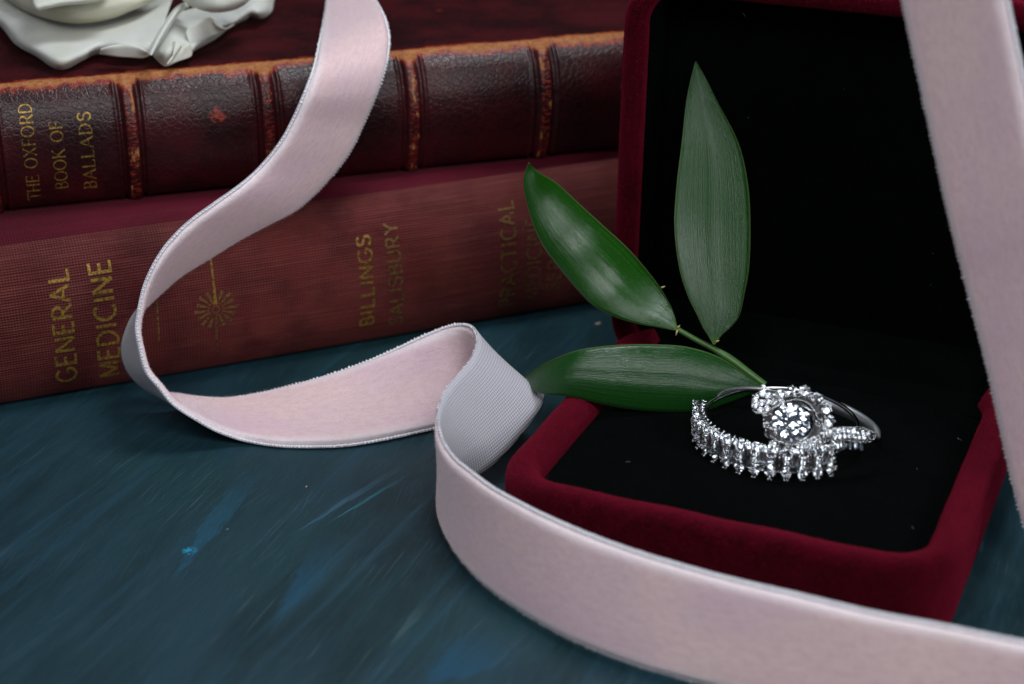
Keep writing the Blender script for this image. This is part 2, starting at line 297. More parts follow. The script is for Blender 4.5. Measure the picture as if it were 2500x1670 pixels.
# metal and stones
t = NT('white_gold'); t.set(color=(.78, .78, .80), metal=1., rough=.13, normal=t.bump(t.noise(t.coord(), 30, 2), .05, .01)); M['metal'] = t.m
t = NT('white_gold_bead'); t.set(color=(.9, .9, .92), metal=1., rough=.22); M['bead'] = t.m
t = NT('diamond'); t.set(color=(1, 1, 1), rough=0., trans=1., ior=1.9, spec=.5); M['diamond'] = t.m
t = NT('stone_mirror'); t.set(color=(.95, .97, 1), metal=1., rough=.035); M['mirror'] = t.m
t = NT('satin_white_gold'); t.set(color=(.72, .73, .76), metal=1., rough=.42); M['satin'] = t.m
t = NT('shaded_metal'); t.set(color=(.12, .12, .125), metal=1., rough=.4); M['shademetal'] = t.m  # setting metal coloured dark, painting in the shade between the stones
t = NT('crumb_tan'); t.set(color=(.42, .33, .27), rough=.9); M['crumb'] = t.m
t = NT('lint_white'); t.set(color=(.22, .24, .23), rough=.9); M['lint'] = t.m
t = NT('book_paper'); c = t.mix(t.noise(t.map(t.coord(), scale=(1, 1, 60)), 1, 2), (.30, .24, .15), (.5, .42, .3)); t.set(color=c, rough=.9); M['paper'] = t.m

# ------------------------------------------------------------------ table
n = 60; xs = np.linspace(-60, 60, n); ys = np.linspace(-5, 110, n); P = np.zeros((n, n, 3)); P[..., 0] = xs[:, None]; P[..., 1] = ys[None]
v, f = grid(P); obj('table_top', mesh('table_top', v, f, M['table']), kind='structure')

# ------------------------------------------------------------------ books
A0 = G(0, 990); B0 = G(1500, 730); DU = unit(B0-A0); NO = np.array([DU[1], -DU[0], 0])       # along the cloth spine, outward
class Profile:
    def __init__(s, pts, n):
        q = catmull(pts, n); s.q = q; s.s = np.concatenate([[0], np.cumsum(np.linalg.norm(np.diff(q, axis=0), axis=1))])
    def at(s, a): return np.array([np.interp(a, s.s, s.q[:, 0]), np.interp(a, s.s, s.q[:, 1])])
    def s_of_z(s, z, lim): k = s.s < lim; return float(np.interp(z, s.q[k, 1], s.s[k]))
class Book:
    def __init__(s, org, d, out, prof): s.o, s.d, s.out, s.p = org, d, out, prof
    def pos(s, t_, a, lift=0.):
        o, z = s.p.at(a); o2, z2 = s.p.at(a+.01); tn = unit([o2-o, z2-z]); nr = np.array([tn[1], -tn[0]])
        o += nr[0]*lift; z += nr[1]*lift
        return s.o + s.d*t_ + s.out*o + np.array([0, 0, 1.])*z
    def locate(s, u, v_, off=.3):                                # pixel of the photograph -> place on the spine
        p = Vp(u, v_, s.o+s.out*off, s.out); q = p-s.o; return float(q@s.d), float(q[2])
def spine_mesh(bk, t0, t1, nt, ns, a0, a1, disp=None):
    T = np.linspace(t0, t1, nt); Sx = np.linspace(a0, a1, ns); P = np.zeros((nt, ns, 3)); UV = np.zeros((nt, ns, 2))
    for j, a in enumerate(Sx):
        base = bk.pos(0, a); nv = unit(bk.pos(0, a, 1.)-base)
        P[:, j] = base + T[:, None]*bk.d; UV[:, j, 0] = T; UV[:, j, 1] = a
        if disp is not None: P[:, j] += disp(T, a)[:, None]*nv
    return P, UV.reshape(-1, 2)
CLOTH = Book(A0, DU, NO, Profile([(-.75, .03), (-.05, .035), (.10, .12), (.26, .45), (.33, .9), (.34, 1.3), (.30, 1.7), (.18, 2.08), (.03, 2.28), (-.06, 2.325), (-.14, 2.30), (-.22, 2.27), (-.31, 2.33), (-.38, 2.37), (-.5, 2.375), (-2., 2.38), (-6, 2.38), (-12.6, 2.38)], 500))
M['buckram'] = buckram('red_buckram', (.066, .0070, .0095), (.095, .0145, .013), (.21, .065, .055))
M['buckram_cover'] = buckram('crimson_buckram', (.068, .0010, .009), (.088, .0018, .012), (.11, .006, .018))
cb = thing('cloth_book', 'thick red cloth medical book with faded gilt spine lettering, bottom of the stack', 'book', A0+DU*4)
sa = CLOTH.p.s; k_sh = 9.1/17*500
a_sh = CLOTH.p.s[int(k_sh)]                                       # where the spine cloth meets the joint
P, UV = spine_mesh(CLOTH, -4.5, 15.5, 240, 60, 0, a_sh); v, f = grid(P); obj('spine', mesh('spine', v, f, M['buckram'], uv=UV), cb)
P, UV = spine_mesh(CLOTH, -4.5, 15.5, 60, 70, a_sh, sa[-1]); v, f = grid(P); obj('cover', mesh('cover', v, f, M['buckram_cover'], uv=UV), cb, label='crimson cloth upper board of the bottom book')
def block(org, d, out, t0, t1, o0, o1, z0, z1):
    V = [org+d*a+out*b+np.array([0, 0, c]) for a in (t0, t1) for b in (o0, o1) for c in (z0, z1)]
    return V, [(0, 1, 3, 2), (4, 6, 7, 5), (0, 4, 5, 1), (2, 3, 7, 6), (0, 2, 6, 4), (1, 5, 7, 3)]
v, f = block(A0, DU, NO, -4.3, 15.3, -12.3, -.3, .2, 2.2); obj('page_block', mesh('page_block', v, f, M['paper'], False), cb)
v, f = block(A0, DU, NO, -4.5, 15.5, -12.6, -.3, .01, .2); obj('lower_board', mesh('lower_board', v, f, M['buckram_cover'], False), cb)

ZB = 2.40
A1 = G(0, 520, ZB); B1 = G(1520, 365, ZB); DU1 = unit(B1-A1); NO1 = np.array([DU1[1], -DU1[0], 0]); A1[2] = ZB
zt = Vp(0, 200, A1-NO1*.2, NO1)[2]-ZB; zt2 = Vp(1500, 85, A1-NO1*.2, NO1)[2]-ZB
HT = (zt+zt2)/2; print('brown height', zt, zt2)
BROWN = Book(A1, DU1, NO1, Profile([(-.6, .02), (-.16, .03), (0, .06), (.12, .25), (.22, .55), (.27, .85), (.27, 1.1), (.23, HT-.48), (.13, HT-.24), (-.03, HT-.08), (-.16, HT), (-.23, HT-.01), (-.29, HT-.04), (-.36, HT-.01), (-.46, HT+.0), (-2, HT), (-6, HT+.01), (-12., HT+.01)], 500))
v_h = float(BROWN.p.s[int(10.6/17*500)])
bands = [BROWN.locate(u, v_, .2)[0] for u, v_ in ((322, 330), (655, 300), (1007, 250), (1330, 220))]
tt0 = BROWN.locate(0, 350, .2)[0]; bands = [bands[0]-(bands[1]-bands[0])] + bands + [bands[-1]+(bands[1]-bands[0]), bands[-1]+2*(bands[1]-bands[0])]
bands[0] = min(bands[0], tt0-.15)
a_bt = BROWN.p.s_of_z(.1, v_h)
def bdisp(T, a):
    h = np.zeros_like(T); fade = min(1, max(0, (v_h-.02-a)/.25))*min(1, max(0, a/.3-.2))
    for b in bands:
        x = np.abs(T-b); h += .045*np.clip(1-(x/.10)**4, 0, 1)*(x < .10) ; h -= .030*np.exp(-((x-.135)/.02)**2); h += .022*np.exp(-((x-.19)/.022)**2)
    return h*fade
M['leather'] = leather('brown_leather', bands, v_h); M['leather_cover'] = leather('brown_leather_cover', [], v_h, 1.2, .08, .3)
lb = thing('leather_book', 'worn dark brown leather book with rubbed orange edges, on top of the red book', 'book', A1+DU1*4)
a_end = float(BROWN.p.s[int(11.6/17*500)])
P, UV = spine_mesh(BROWN, -4.2, 14.0, 1100, 110, 0, a_end, bdisp); v, f = grid(P); obj('spine', mesh('spine', v, f, M['leather'], uv=UV), lb)
P, UV = spine_mesh(BROWN, -4.2, 14.0, 60, 50, a_end, BROWN.p.s[-1]); v, f = grid(P); obj('cover', mesh('cover', v, f, M['leather_cover'], uv=UV), lb)
v, f = block(A1, DU1, NO1, -4., 13.8, -11.8, -.3, .15, HT-.12); obj('page_block', mesh('page_block', v, f, M['paper'], False), lb)
v, f = block(A1, DU1, NO1, -4.2, 14., -12., -.2, .01, .15); obj('lower_board', mesh('lower_board', v, f, M['leather_cover'], False), lb)

# ------------------------------------------------------------------ lettering: stroke capitals, plain or with serifs
def arc(cx, cy, rx, ry, a0, a1, k=14): return [(cx+rx*math.cos(math.radians(a0+(a1-a0)*i/k)), cy+ry*math.sin(math.radians(a0+(a1-a0)*i/k))) for i in range(k+1)]
GL = {  # width, strokes (points, weight: 1 thick, 0 thin)
 'T': (.62, [([(.31, 0), (.31, 1)], 1), ([(0, 1), (.62, 1)], 0)]), 'H': (.68, [([(.08, 0), (.08, 1)], 1), ([(.6, 0), (.6, 1)], 1), ([(.08, .5), (.6, .5)], 0)]),
 'E': (.56, [([(.1, 0), (.1, 1)], 1), ([(.1, 0), (.54, 0)], 0), ([(.1, .52), (.46, .52)], 0), ([(.1, 1), (.52, 1)], 0)]), 'F': (.54, [([(.1, 0), (.1, 1)], 1), ([(.1, .5), (.44, .5)], 0), ([(.1, 1), (.52, 1)], 0)]),
 'O': (.80, [(arc(.4, .5, .36, .5, 0, 360, 28), 2)]), 'X': (.68, [([(.06, 1), (.62, 0)], 1), ([(.6, 1), (.08, 0)], 0)]),
 'R': (.64, [([(.1, 0), (.1, 1)], 1), ([(.1, 1), (.32, 1)] + arc(.32, .74, .24, .26, 90, -90) + [(.1, .48)], 0), ([(.3, .48), (.62, 0)], 1)]),
 'D': (.72, [([(.1, 0), (.1, 1)], 1), ([(.1, 1), (.26, 1)] + arc(.26, .5, .40, .5, 90, -90) + [(.1, 0)], 0)]),
 'B': (.62, [([(.1, 0), (.1, 1)], 1), ([(.1, 1), (.3, 1)] + arc(.3, .76, .22, .24, 90, -90) + [(.1, .52)], 0), ([(.1, .52), (.32, .52)] + arc(.32, .26, .26, .26, 90, -90) + [(.1, 0)], 0)]),
 'K': (.66, [([(.1, 0), (.1, 1)], 1), ([(.58, 1), (.12, .42)], 0), ([(.26, .58), (.64, 0)], 1)]), 'A': (.70, [([(.02, 0), (.35, 1)], 0), ([(.35, 1), (.68, 0)], 1), ([(.14, .34), (.56, .34)], 0)]),
 'L': (.54, [([(.1, 0), (.1, 1)], 1), ([(.1, 0), (.52, 0)], 0)]), 'S': (.54, [(arc(.27, .755, .21, .245, 20, 255, 14)+arc(.27, .255, .23, .255, 75, -165, 14), 1)]),
 'G': (.78, [(arc(.42, .5, .37, .5, 45, 330, 24)+[(.76, .44), (.5, .44)], 1)]), 'N': (.70, [([(.08, 0), (.08, 1)], 1), ([(.08, 1), (.62, 0)], 1), ([(.62, 0), (.62, 1)], 1)]),
 'M': (.84, [([(.08, 0), (.08, 1)], 1), ([(.08, 1), (.42, .12)], 1), ([(.42, .12), (.76, 1)], 0), ([(.76, 0), (.76, 1)], 1)]), 'I': (.22, [([(.11, 0), (.11, 1)], 1)]),
 'C': (.72, [(arc(.42, .5, .37, .5, 48, 312, 24), 1)]), 'U': (.68, [([(.08, 1), (.08, .32)]+arc(.34, .3, .26, .3, 180, 360, 12)+[(.6, 1)], 1)]),
 'P': (.58, [([(.1, 0), (.1, 1)], 1), ([(.1, 1), (.3, 1)] + arc(.3, .73, .24, .27, 90, -90) + [(.1, .46)], 0)]), 'Y': (.64, [([(.02, 1), (.32, .48)], 1), ([(.62, 1), (.32, .48)], 0), ([(.32, .48), (.32, 0)], 1)]), ' ': (.36, [])}
SER = {'T': [(.31, 0)], 'H': [(.08, 0), (.08, 1), (.6, 0), (.6, 1)], 'E': [(.1, 0), (.1, 1)], 'F': [(.1, 0), (.1, 1)], 'X': [(.62, 0), (.06, 1), (.08, 0), (.6, 1)], 'R': [(.1, 0), (.1, 1), (.6, 0)], 'D': [(.1, 0), (.1, 1)], 'B': [(.1, 0), (.1, 1)],
       'K': [(.1, 0), (.1, 1), (.62, 0), (.58, 1)], 'A': [(.02, 0), (.68, 0)], 'L': [(.1, 0), (.1, 1)]}
SERV = {'T': [(.0, .93), (.62, .93)], 'E': [(.54, .06), (.52, .94), (.46, .52)], 'F': [(.52, .94), (.44, .5)], 'L': [(.52, .07)], 'S': [(.46, .86), (.07, .15)]}
def text_polys(word, serif, thick, thin, gap):
    x0 = 0.; polys = []
    for ch in word:
        wd, st = GL[ch]
        for pts, wt in st:
            pts = [(x0+a, b) for a, b in pts]; dense = []
            for (a, b), (c_, d_) in zip(pts[:-1], pts[1:]):
                k = max(1, int(math.hypot(c_-a, d_-b)/.12)); dense += [(a+(c_-a)*i/k, b+(d_-b)*i/k) for i in range(k)]
            dense.append(pts[-1]); q = np.array(dense); T = np.gradient(q, axis=0); T /= np.linalg.norm(T, axis=1)[:, None]+1e-9
            if wt == 2: wv = (thin+(thick-thin)*np.abs(T[:, 1])**1.5) if serif else np.full(len(q), thick)
            else: wv = np.full(len(q), thick if (wt == 1 or not serif) else thin)
            if wt != 2 and not serif: q[0] -= T[0]*0; 
            if not serif and wt != 2 and len(pts) == 2: q[0] -= T[0]*thick*.5*(abs(T[0][0]) > .9); q[-1] += T[-1]*thick*.5*0
            if serif and wt == 0 and len(pts) > 2: wv = thin+(thick-thin)*np.abs(T[:, 1])**2
            N = np.stack([-T[:, 1], T[:, 0]], 1)*wv[:, None]*.5
            polys.append((q+N, q-N))
        if serif:
            for a, b in SER.get(ch, []): q = np.array([(x0+a-.085, b), (x0+a, b), (x0+a+.085, b)]); N = np.array([[0, thin*.5]]*3); polys.append((q+N, q-N))
            for a, b in SERV.get(ch, []): q = np.array([(x0+a, b-.09), (x0+a, b), (x0+a, b+.09)]); N = np.array([[thin*.5, 0]]*3); polys.append((q+N, q-N))
        x0 += wd+gap
    return polys, x0-gap
def lettering(bk, word, px_bottom, px_top, cap, mat, parent, serif=False, thick=.15, thin=.06, gap=.16, off=.3, lift=.006):
    if ' ' in word:                                               # each word its own mesh
        W = text_polys(word, serif, thick, thin, gap)[1]; x = 0.; pb, pt = np.array(px_bottom, float), np.array(px_top, float)
        for wd in word.split(' '):
            w_ = text_polys(wd, serif, thick, thin, gap)[1]; lettering(bk, wd, tuple(pb+(pt-pb)*x/W), tuple(pb+(pt-pb)*(x+w_)/W), cap, mat, parent, serif, thick, thin, gap, off, lift); x += w_+gap*2+GL[' '][0]
        return
    tb, zb = bk.locate(*px_bottom, off); tt, ztp = bk.locate(*px_top, off)
    lim = bk.p.s[int(.5*len(bk.p.s))]; sb, st = bk.p.s_of_z(zb-0, lim), bk.p.s_of_z(ztp, lim)
    polys, W = text_polys(word, serif, thick, thin, gap); k = (st-sb)/W; mb = MB(); tm = (tb+tt)/2+cap/2
    for i, (L, R) in enumerate(polys):
        lf = lift+.0007*(i % 7); V = [bk.pos(tb+(tt-tb)*(a*k)/(st-sb)+cap/2-b*cap, sb+a*k, lf) for q in zip(L, R) for a, b in q]
        mb.add(V, [(2*j, 2*j+1, 2*j+3, 2*j+2) for j in range(len(L)-1)])
    return obj('lettering', mb.build('lettering', mat, False), parent)
lettering(BROWN, 'THE OXFORD', (85, 492), (60, 258), .17, M['gold'], lb, True, .12, .055, .13, .2)
lettering(BROWN, 'BOOK OF', (152, 463), (134, 296), .17, M['gold'], lb, True, .12, .055, .13, .2)
lettering(BROWN, 'BALLADS', (222, 463), (203, 274), .17, M['gold'], lb, True, .12, .055, .17, .2)
lettering(CLOTH, 'GENERAL', (166, 938), (141, 664), .265, M['gold'], cb, False, .145, gap=.12)
lettering(CLOTH, 'MEDICINE', (272, 925), (243, 643), .285, M['gold'], cb, False, .145, gap=.12)
lettering(CLOTH, 'BILLINGS', (898, 799), (887, 577), .21, M['gold'], cb, False, .145, gap=.15)
lettering(CLOTH, 'SALISBURY', (970, 795), (955, 548), .21, M['gold_dim'], cb, False, .145, gap=.15)
lettering(CLOTH, 'PRACTICAL', (1241, 752), (1238, 496), .235, M['gold_dim'], cb, False, .14, gap=.15)
lettering(CLOTH, 'MEDICINE', (1300, 735), (1301, 530), .235, M['gold_faint'], cb, False, .14, gap=.12)
lettering(CLOTH, 'SERIES', (1352, 710), (1352, 560), .22, M['gold_faint'], cb, False, .14, gap=.14)
# sunburst ornament
def orn(bk, segs, name, mat, parent):
    mb = MB(); lim = bk.p.s[int(.5*len(bk.p.s))]
    for i, (p, q, w0, w1) in enumerate(segs):
        k = 6; V = []
        for j in range(k+1):
            f_ = j/k; a = np.array(p)*(1-f_)+np.array(q)*f_; dd = unit(np.array(q, float)-np.array(p, float)); nn = np.array([-dd[1], dd[0]])*(w0*(1-f_)+w1*f_)/2
            V += [bk.pos(*(a+nn), .006+.0006*(i % 9)), bk.pos(*(a-nn), .006+.0006*(i % 9))]
        mb.add(V, [(2*j, 2*j+1, 2*j+3, 2*j+2) for j in range(k)])
    return obj(name, mb.build(name, mat, False), parent)
lim = CLOTH.p.s[250]
def LS(u, v_): a, z = CLOTH.locate(u, v_); return np.array([a, CLOTH.p.s_of_z(z, lim)])
c0 = LS(525, 752); R0 = .31; segs = []
for k in range(16):
    th = math.pi/2+k*math.pi/8; d_ = np.array([math.cos(th), math.sin(th)])
    if k in (0, 8): continue
    r1 = R0*(1. if k % 2 == 0 else .93)
    segs.append((tuple(c0+d_*.09), tuple(c0+d_*r1), .012, .055))
segs += [(tuple(c0+.055*np.array([math.cos(a), math.sin(a)])), tuple(c0+.055*np.array([math.cos(a+.8), math.sin(a+.8)])), .015, .015) for a in np.arange(0, 6.28, .785)]
orn(CLOTH, segs, 'sunburst_emblem', M['gold_dim'], cb)
top = LS(515, 628); bot = LS(532, 870)
orn(CLOTH, [(tuple(top), tuple((top+c0)/2), .02, .03), (tuple((top+c0)/2), tuple(c0+[0, .07]), .03, .055)], 'emblem_line', M['gold'], cb)
orn(CLOTH, [(tuple(c0-[0, .07]), tuple((bot+c0)/2), .055, .03), (tuple((bot+c0)/2), tuple(bot), .03, .015)], 'emblem_line', M['gold_faint'], cb)
orn(CLOTH, [(tuple(LS(381, 730)), tuple(LS(388, 832)), .022, .022)], 'rule_line', M['gold_dim'], cb)

# ------------------------------------------------------------------ velvet ring box
BO = np.array([.19, 18.39, 0.]); E1 = unit([.918, -.396, 0]); E2 = np.array([-E1[1], E1[0], 0]); Z3 = np.array([0, 0, 1.])
BW, BD = 4.65, 4.35
def rrect(x0, x1, y0, y1, r, k=10):
    pts = []
    for cx, cy, a in ((x1-r, y0+r, -90), (x1-r, y1-r, 0), (x0+r, y1-r, 90), (x0+r, y0+r, 180)):
        pts += [(cx+r*math.cos(math.radians(a+90*i/k)), cy+r*math.sin(math.radians(a+90*i/k))) for i in range(k+1)]
    q = np.array(pts); q2 = np.vstack([q, q[:1]]); out = []
    for a, b in zip(q2[:-1], q2[1:]):
        m = max(1, int(np.linalg.norm(b-a)/.12)); out += [a+(b-a)*i/m for i in range(m)]
    return np.array(out)
def shell(frame, prof, r_in, wob=.012):      # a padded rim swept round a rounded rectangle; prof = (outset, height)
    pr = catmull(prof, 46); base = rrect(0, BW, 0, BD, r_in); n = len(base); nxt = np.roll(base, -1, 0)-np.roll(base, 1, 0); nn = np.stack([nxt[:, 1], -nxt[:, 0]], 1); nn /= np.linalg.norm(nn, axis=1)[:, None]
    P = np.zeros((n, len(pr), 3))
    for j, (o, h) in enumerate(pr):
        q = base+nn*o; wv = wob*(np.sin(base[:, 0]*5.1+j*.15)+np.sin(base[:, 1]*6.3+2+j*.1))*(1 if h > .3 else 0)
        for i in range(n): P[i, j] = frame(q[i, 0], q[i, 1], h+wv[i]*.6)
    return P
def base_frame(x, y, h):
    k = min(1., max(0., (y-(BD-.25))/.3)); k = k*k*(3-2*k)*min(1., max(0., (min(x, BW-x)-.02)/.25)); return BO+E1*x+E2*min(y, BD+.34)+Z3*(h*(1-.5*k))
LEAN = math.radians(3); LB = BO+E2*(BD+.17)+Z3*.66; LN = -E2*math.cos(LEAN)+Z3*math.sin(LEAN); LU = E2*math.sin(LEAN)+Z3*math.cos(LEAN)
LH = 5.32
def lid_frame(x, y, h): return LB+E1*(-.37+x*(BW+.40)/BW)+LU*(y/BD*(LH-.36))+LN*(h-1.02)
bx_ = thing('ring_box', 'open crimson velvet jewellery box with black lining holding two diamond rings', 'jewellery box', base_frame(BW/2, BD/2, 0))
bprof = [(.30, .012), (.36, .03), (.385, .25), (.40, .55), (.405, .80), (.375, .93), (.29, 1.0), (.17, 1.015), (.06, .98), (.0, .88), (-.015, .74), (-.02, .55)]
P = shell(base_frame, bprof, .42); N = -grid_normals(P); v, f = grid(P, closed_u=True, flip=False); obj('base_shell', mesh('base_shell', v, f, M['red_velvet']), bx_)
q, nn = sample_grid(P, N, 70000); c_ = q.mean(0); obj('velvet_nap', fibres(q, nn, .042, .0022, M['red_fibre'], 'velvet_nap', .7), bx_, kind='stuff')
lprof = [(.18, -.75), (.30, -.6), (.27, -.3), (.285, .3), (.29, .82), (.27, .95), (.20, 1.01), (.11, 1.015), (.06, .98), (.0, .88), (-.01, .6), (-.01, .1)]
P = shell(lid_frame, lprof, .36); N = -grid_normals(P); v, f = grid(P, closed_u=True); obj('lid_shell', mesh('lid_shell', v, f, M['red_velvet']), bx_)
q, nn = sample_grid(P, N, 70000); obj('velvet_nap', fibres(q, nn, .042, .0022, M['red_fibre'], 'velvet_nap', .7), bx_, kind='stuff')
def pad(frame, h0, bulge, ins, name, mat):
    k = 60; P = np.zeros((k, k, 3)); 
    for i in range(k):
        for j in range(k):
            a, b = i/(k-1)*2-1, j/(k-1)*2-1
            e = max(0, 1-max(abs(a), abs(b))**10); x = BW/2+a*(BW/2-ins); y = BD/2+b*(BD/2-ins)
            P[i, j] = frame(x, y+(.34*max(0, b)**6 if name == 'base_cushion' else 0), (h0+bulge*(max(e, .6 if name == 'base_cushion' and b > 0 and abs(a) < b else 0)**.5)*(1-.25*(a*a+b*b)/2)+.004*math.sin(9*a)*math.cos(7*b))/((1-.5*(lambda k: k*k*(3-2*k))(min(1., max(0., (y-(BD-.25))/.3)))) if name == 'base_cushion' else 1))
    v, f = grid(P); obj(name, mesh(name, v, f, mat), bx_); return P
PADP = pad(base_frame, .66, .16, -.02, 'base_cushion', M['cushion_velvet'])
pad(lid_frame, .18, .05, -.04, 'lid_lining', M['black_velvet'])
# black lining walls inside the lid rim
lp = catmull([(-.03, .80), (-.035, .5), (-.03, .12)], 8); base = rrect(0, BW, 0, BD, .44); 
pr_ = [(.012, .82), (-.022, .76), (-.03, .5), (-.03, .12)]
P = shell(lid_frame, pr_, .44, 0); v, f = grid(P, closed_u=True); obj('lid_lining_wall', mesh('lid_lining_wall', v, f, M['black_velvet']), bx_)
v, f = block(LB, E1, LN, .0, BW, -1.78, -1.0, .0, 0.0); 
k = 30; P = np.zeros((k, k, 3))
for i in range(k):
    for j in range(k): P[i, j] = lid_frame(-.2+(BW+.4)*i/(k-1), -.2+(BD+.4)*j/(k-1), -.74)
v, f = grid(P, flip=True); obj('lid_back', mesh('lid_back', v, f, M['red_velvet']), bx_)
q, nn = sample_grid(PADP, grid_normals(PADP), 16000); nn = np.where((nn@Z3)[:, None] < 0, -nn, nn); obj('velvet_nap', fibres(q, nn, .02, .0016, M['black_fibre'], 'velvet_nap', .7), bx_, kind='stuff')
k = 40; P = np.zeros((k, 9, 3))                                  # black fabric hinge between cushion and lid lining
for i in range(k):
    for j, (yy, zz) in enumerate(((BD-.35, .78), (BD-.2, .815), (BD-.05, .835), (BD+.08, .84), (BD+.18, .83), (BD+.27, .82), (BD+.34, .9), (BD+.5, 1.1), (BD+.8, 1.2))): P[i, j] = BO+E1*(-.12+(BW+.2)*i/(k-1))+E2*yy+Z3*(zz+.004*math.sin(i*1.3))
v, f = grid(P); obj('hinge_lining', mesh('hinge_lining', v, f, M['cushion_velvet']), bx_)
mb = MB()                                                        # lint on the black pads on the black pads
for _ in range(9):
    x, y = rng.random()*4.3+.2, rng.random()*4+.15; p = base_frame(x, y, .845); th = rng.random()*6.28; L = .02+.07*rng.random(); cu = rng.normal()*.02
    mb.add(*tube([p, p+L*.5*(E1*math.cos(th)+E2*math.sin(th))+Z3*(.008+cu*.3), p+L*(E1*math.cos(th+.5)+E2*math.sin(th+.5))], .0016, 4))
for _ in range(10):
    p = lid_frame(rng.random()*4.3+.2, rng.random()*4+.2, .255); mb.add(ICO1[0]*(.002+.003*rng.random())+p, ICO1[1])
p = Vp(1808, 30, lid_frame(1, 1, .25), LN); mb.add(*tube([p, p+E1*.04-Z3*.01, p+E1*.07-Z3*.05], .0035, 5))
obj('lint', mb.build('lint', M['lint']), bx_, kind='stuff')

RIBBON_ROWS = [[-3.01, 29.95, 4.57, -2.58, 28.78, 4.73], [-2.93, 28.4, 4.51, -2.26, 27.38, 4.66], [-2.86, 27.0, 4.52, -2.01, 26.15, 4.71], [-2.79, 25.67, 4.49, -1.82, 25.2, 4.7], [-2.73, 24.38, 4.53, -1.73, 24.71, 4.55], [-2.73, 23.59, 4.43, -1.75, 24.32, 4.3], [-2.82, 23.25, 4.19, -1.87, 24.08, 3.96], [-2.98, 23.13, 3.85, -2.07, 23.95, 3.53], [-3.17, 23.0, 3.54, -2.25, 23.79, 3.19], [-3.44, 22.83, 3.25, -2.52, 23.61, 2.86], [-3.7, 22.56, 3.08, -2.96, 23.39, 2.48], [-3.99, 22.32, 2.93, -3.35, 23.23, 2.32], [-4.32, 22.08, 2.74, -3.77, 23.06, 2.15], [-4.57, 21.83, 2.53, -4.21, 22.88, 1.93], [-4.73, 21.61, 2.31, -4.6, 22.72, 1.74], [-4.84, 21.45, 2.07, -4.89, 22.59, 1.53], [-4.89, 21.29, 1.84, -5.19, 22.4, 1.3], [-4.91, 21.15, 1.62, -5.32, 22.21, 1.08], [-4.86, 21.02, 1.4, -5.36, 22.06, 0.86], [-4.78, 20.9, 1.13, -5.28, 21.95, 0.62], [-4.62, 20.84, 0.92, -5.1, 21.9, 0.41], [-4.44, 20.79, 0.69, -4.89, 21.91, 0.27], [-4.21, 20.81, 0.49, -4.67, 21.96, 0.23], [-3.91, 20.86, 0.26, -4.41, 22.02, 0.17], [-3.55, 20.92, 0.08, -4.02, 22.08, 0.13], [-3.11, 20.84, 0.04, -3.52, 22.03, 0.24], [-2.64, 20.81, 0.04, -2.97, 21.99, 0.41], [-2.18, 20.85, 0.04, -2.45, 21.98, 0.58], [-1.7, 21.0, 0.05, -1.97, 22.01, 0.76], [-1.27, 21.2, 0.05, -1.54, 22.06, 0.95], [-0.89, 21.4, 0.05, -1.18, 22.11, 1.11], [-0.5, 21.52, 0.12, -0.9, 22.11, 1.23], [-0.14, 21.5, 0.25, -0.67, 21.94, 1.34], [0.17, 21.34, 0.49, -0.52, 21.53, 1.46], [0.36, 21.1, 0.7, -0.46, 21.04, 1.54], [0.41, 20.82, 0.77, -0.48, 20.65, 1.56], [0.32, 20.57, 0.68, -0.56, 20.37, 1.5], [0.16, 20.33, 0.56, -0.68, 20.13, 1.46], [-0.05, 20.07, 0.42, -0.81, 19.86, 1.41], [-0.26, 19.86, 0.3, -0.88, 19.58, 1.37], [-0.52, 19.69, 0.18, -0.91, 19.29, 1.32], [-0.75, 19.56, 0.11, -0.88, 19.03, 1.25], [-0.87, 19.34, 0.06, -0.81, 18.78, 1.19], [-0.86, 18.91, 0.05, -0.67, 18.43, 1.18], [-0.74, 18.38, 0.04, -0.47, 18.04, 1.22], [-0.55, 17.86, 0.05, -0.23, 17.65, 1.24], [-0.26, 17.34, 0.05, 0.07, 17.28, 1.26], [0.14, 16.83, 0.05, 0.43, 16.89, 1.28], [0.67, 16.3, 0.05, 0.93, 16.47, 1.28], [1.36, 15.82, 0.05, 1.51, 16.06, 1.29], [2.03, 15.49, 0.05, 2.21, 15.67, 1.29], [2.77, 15.16, 0.05, 2.92, 15.33, 1.3], [3.48, 14.86, 0.05, 3.61, 15.01, 1.3], [4.18, 14.6, 0.05, 4.29, 14.75, 1.31], [4.87, 14.35, 0.05, 4.92, 14.5, 1.31], [5.53, 14.12, 0.05, 5.53, 14.29, 1.31]]


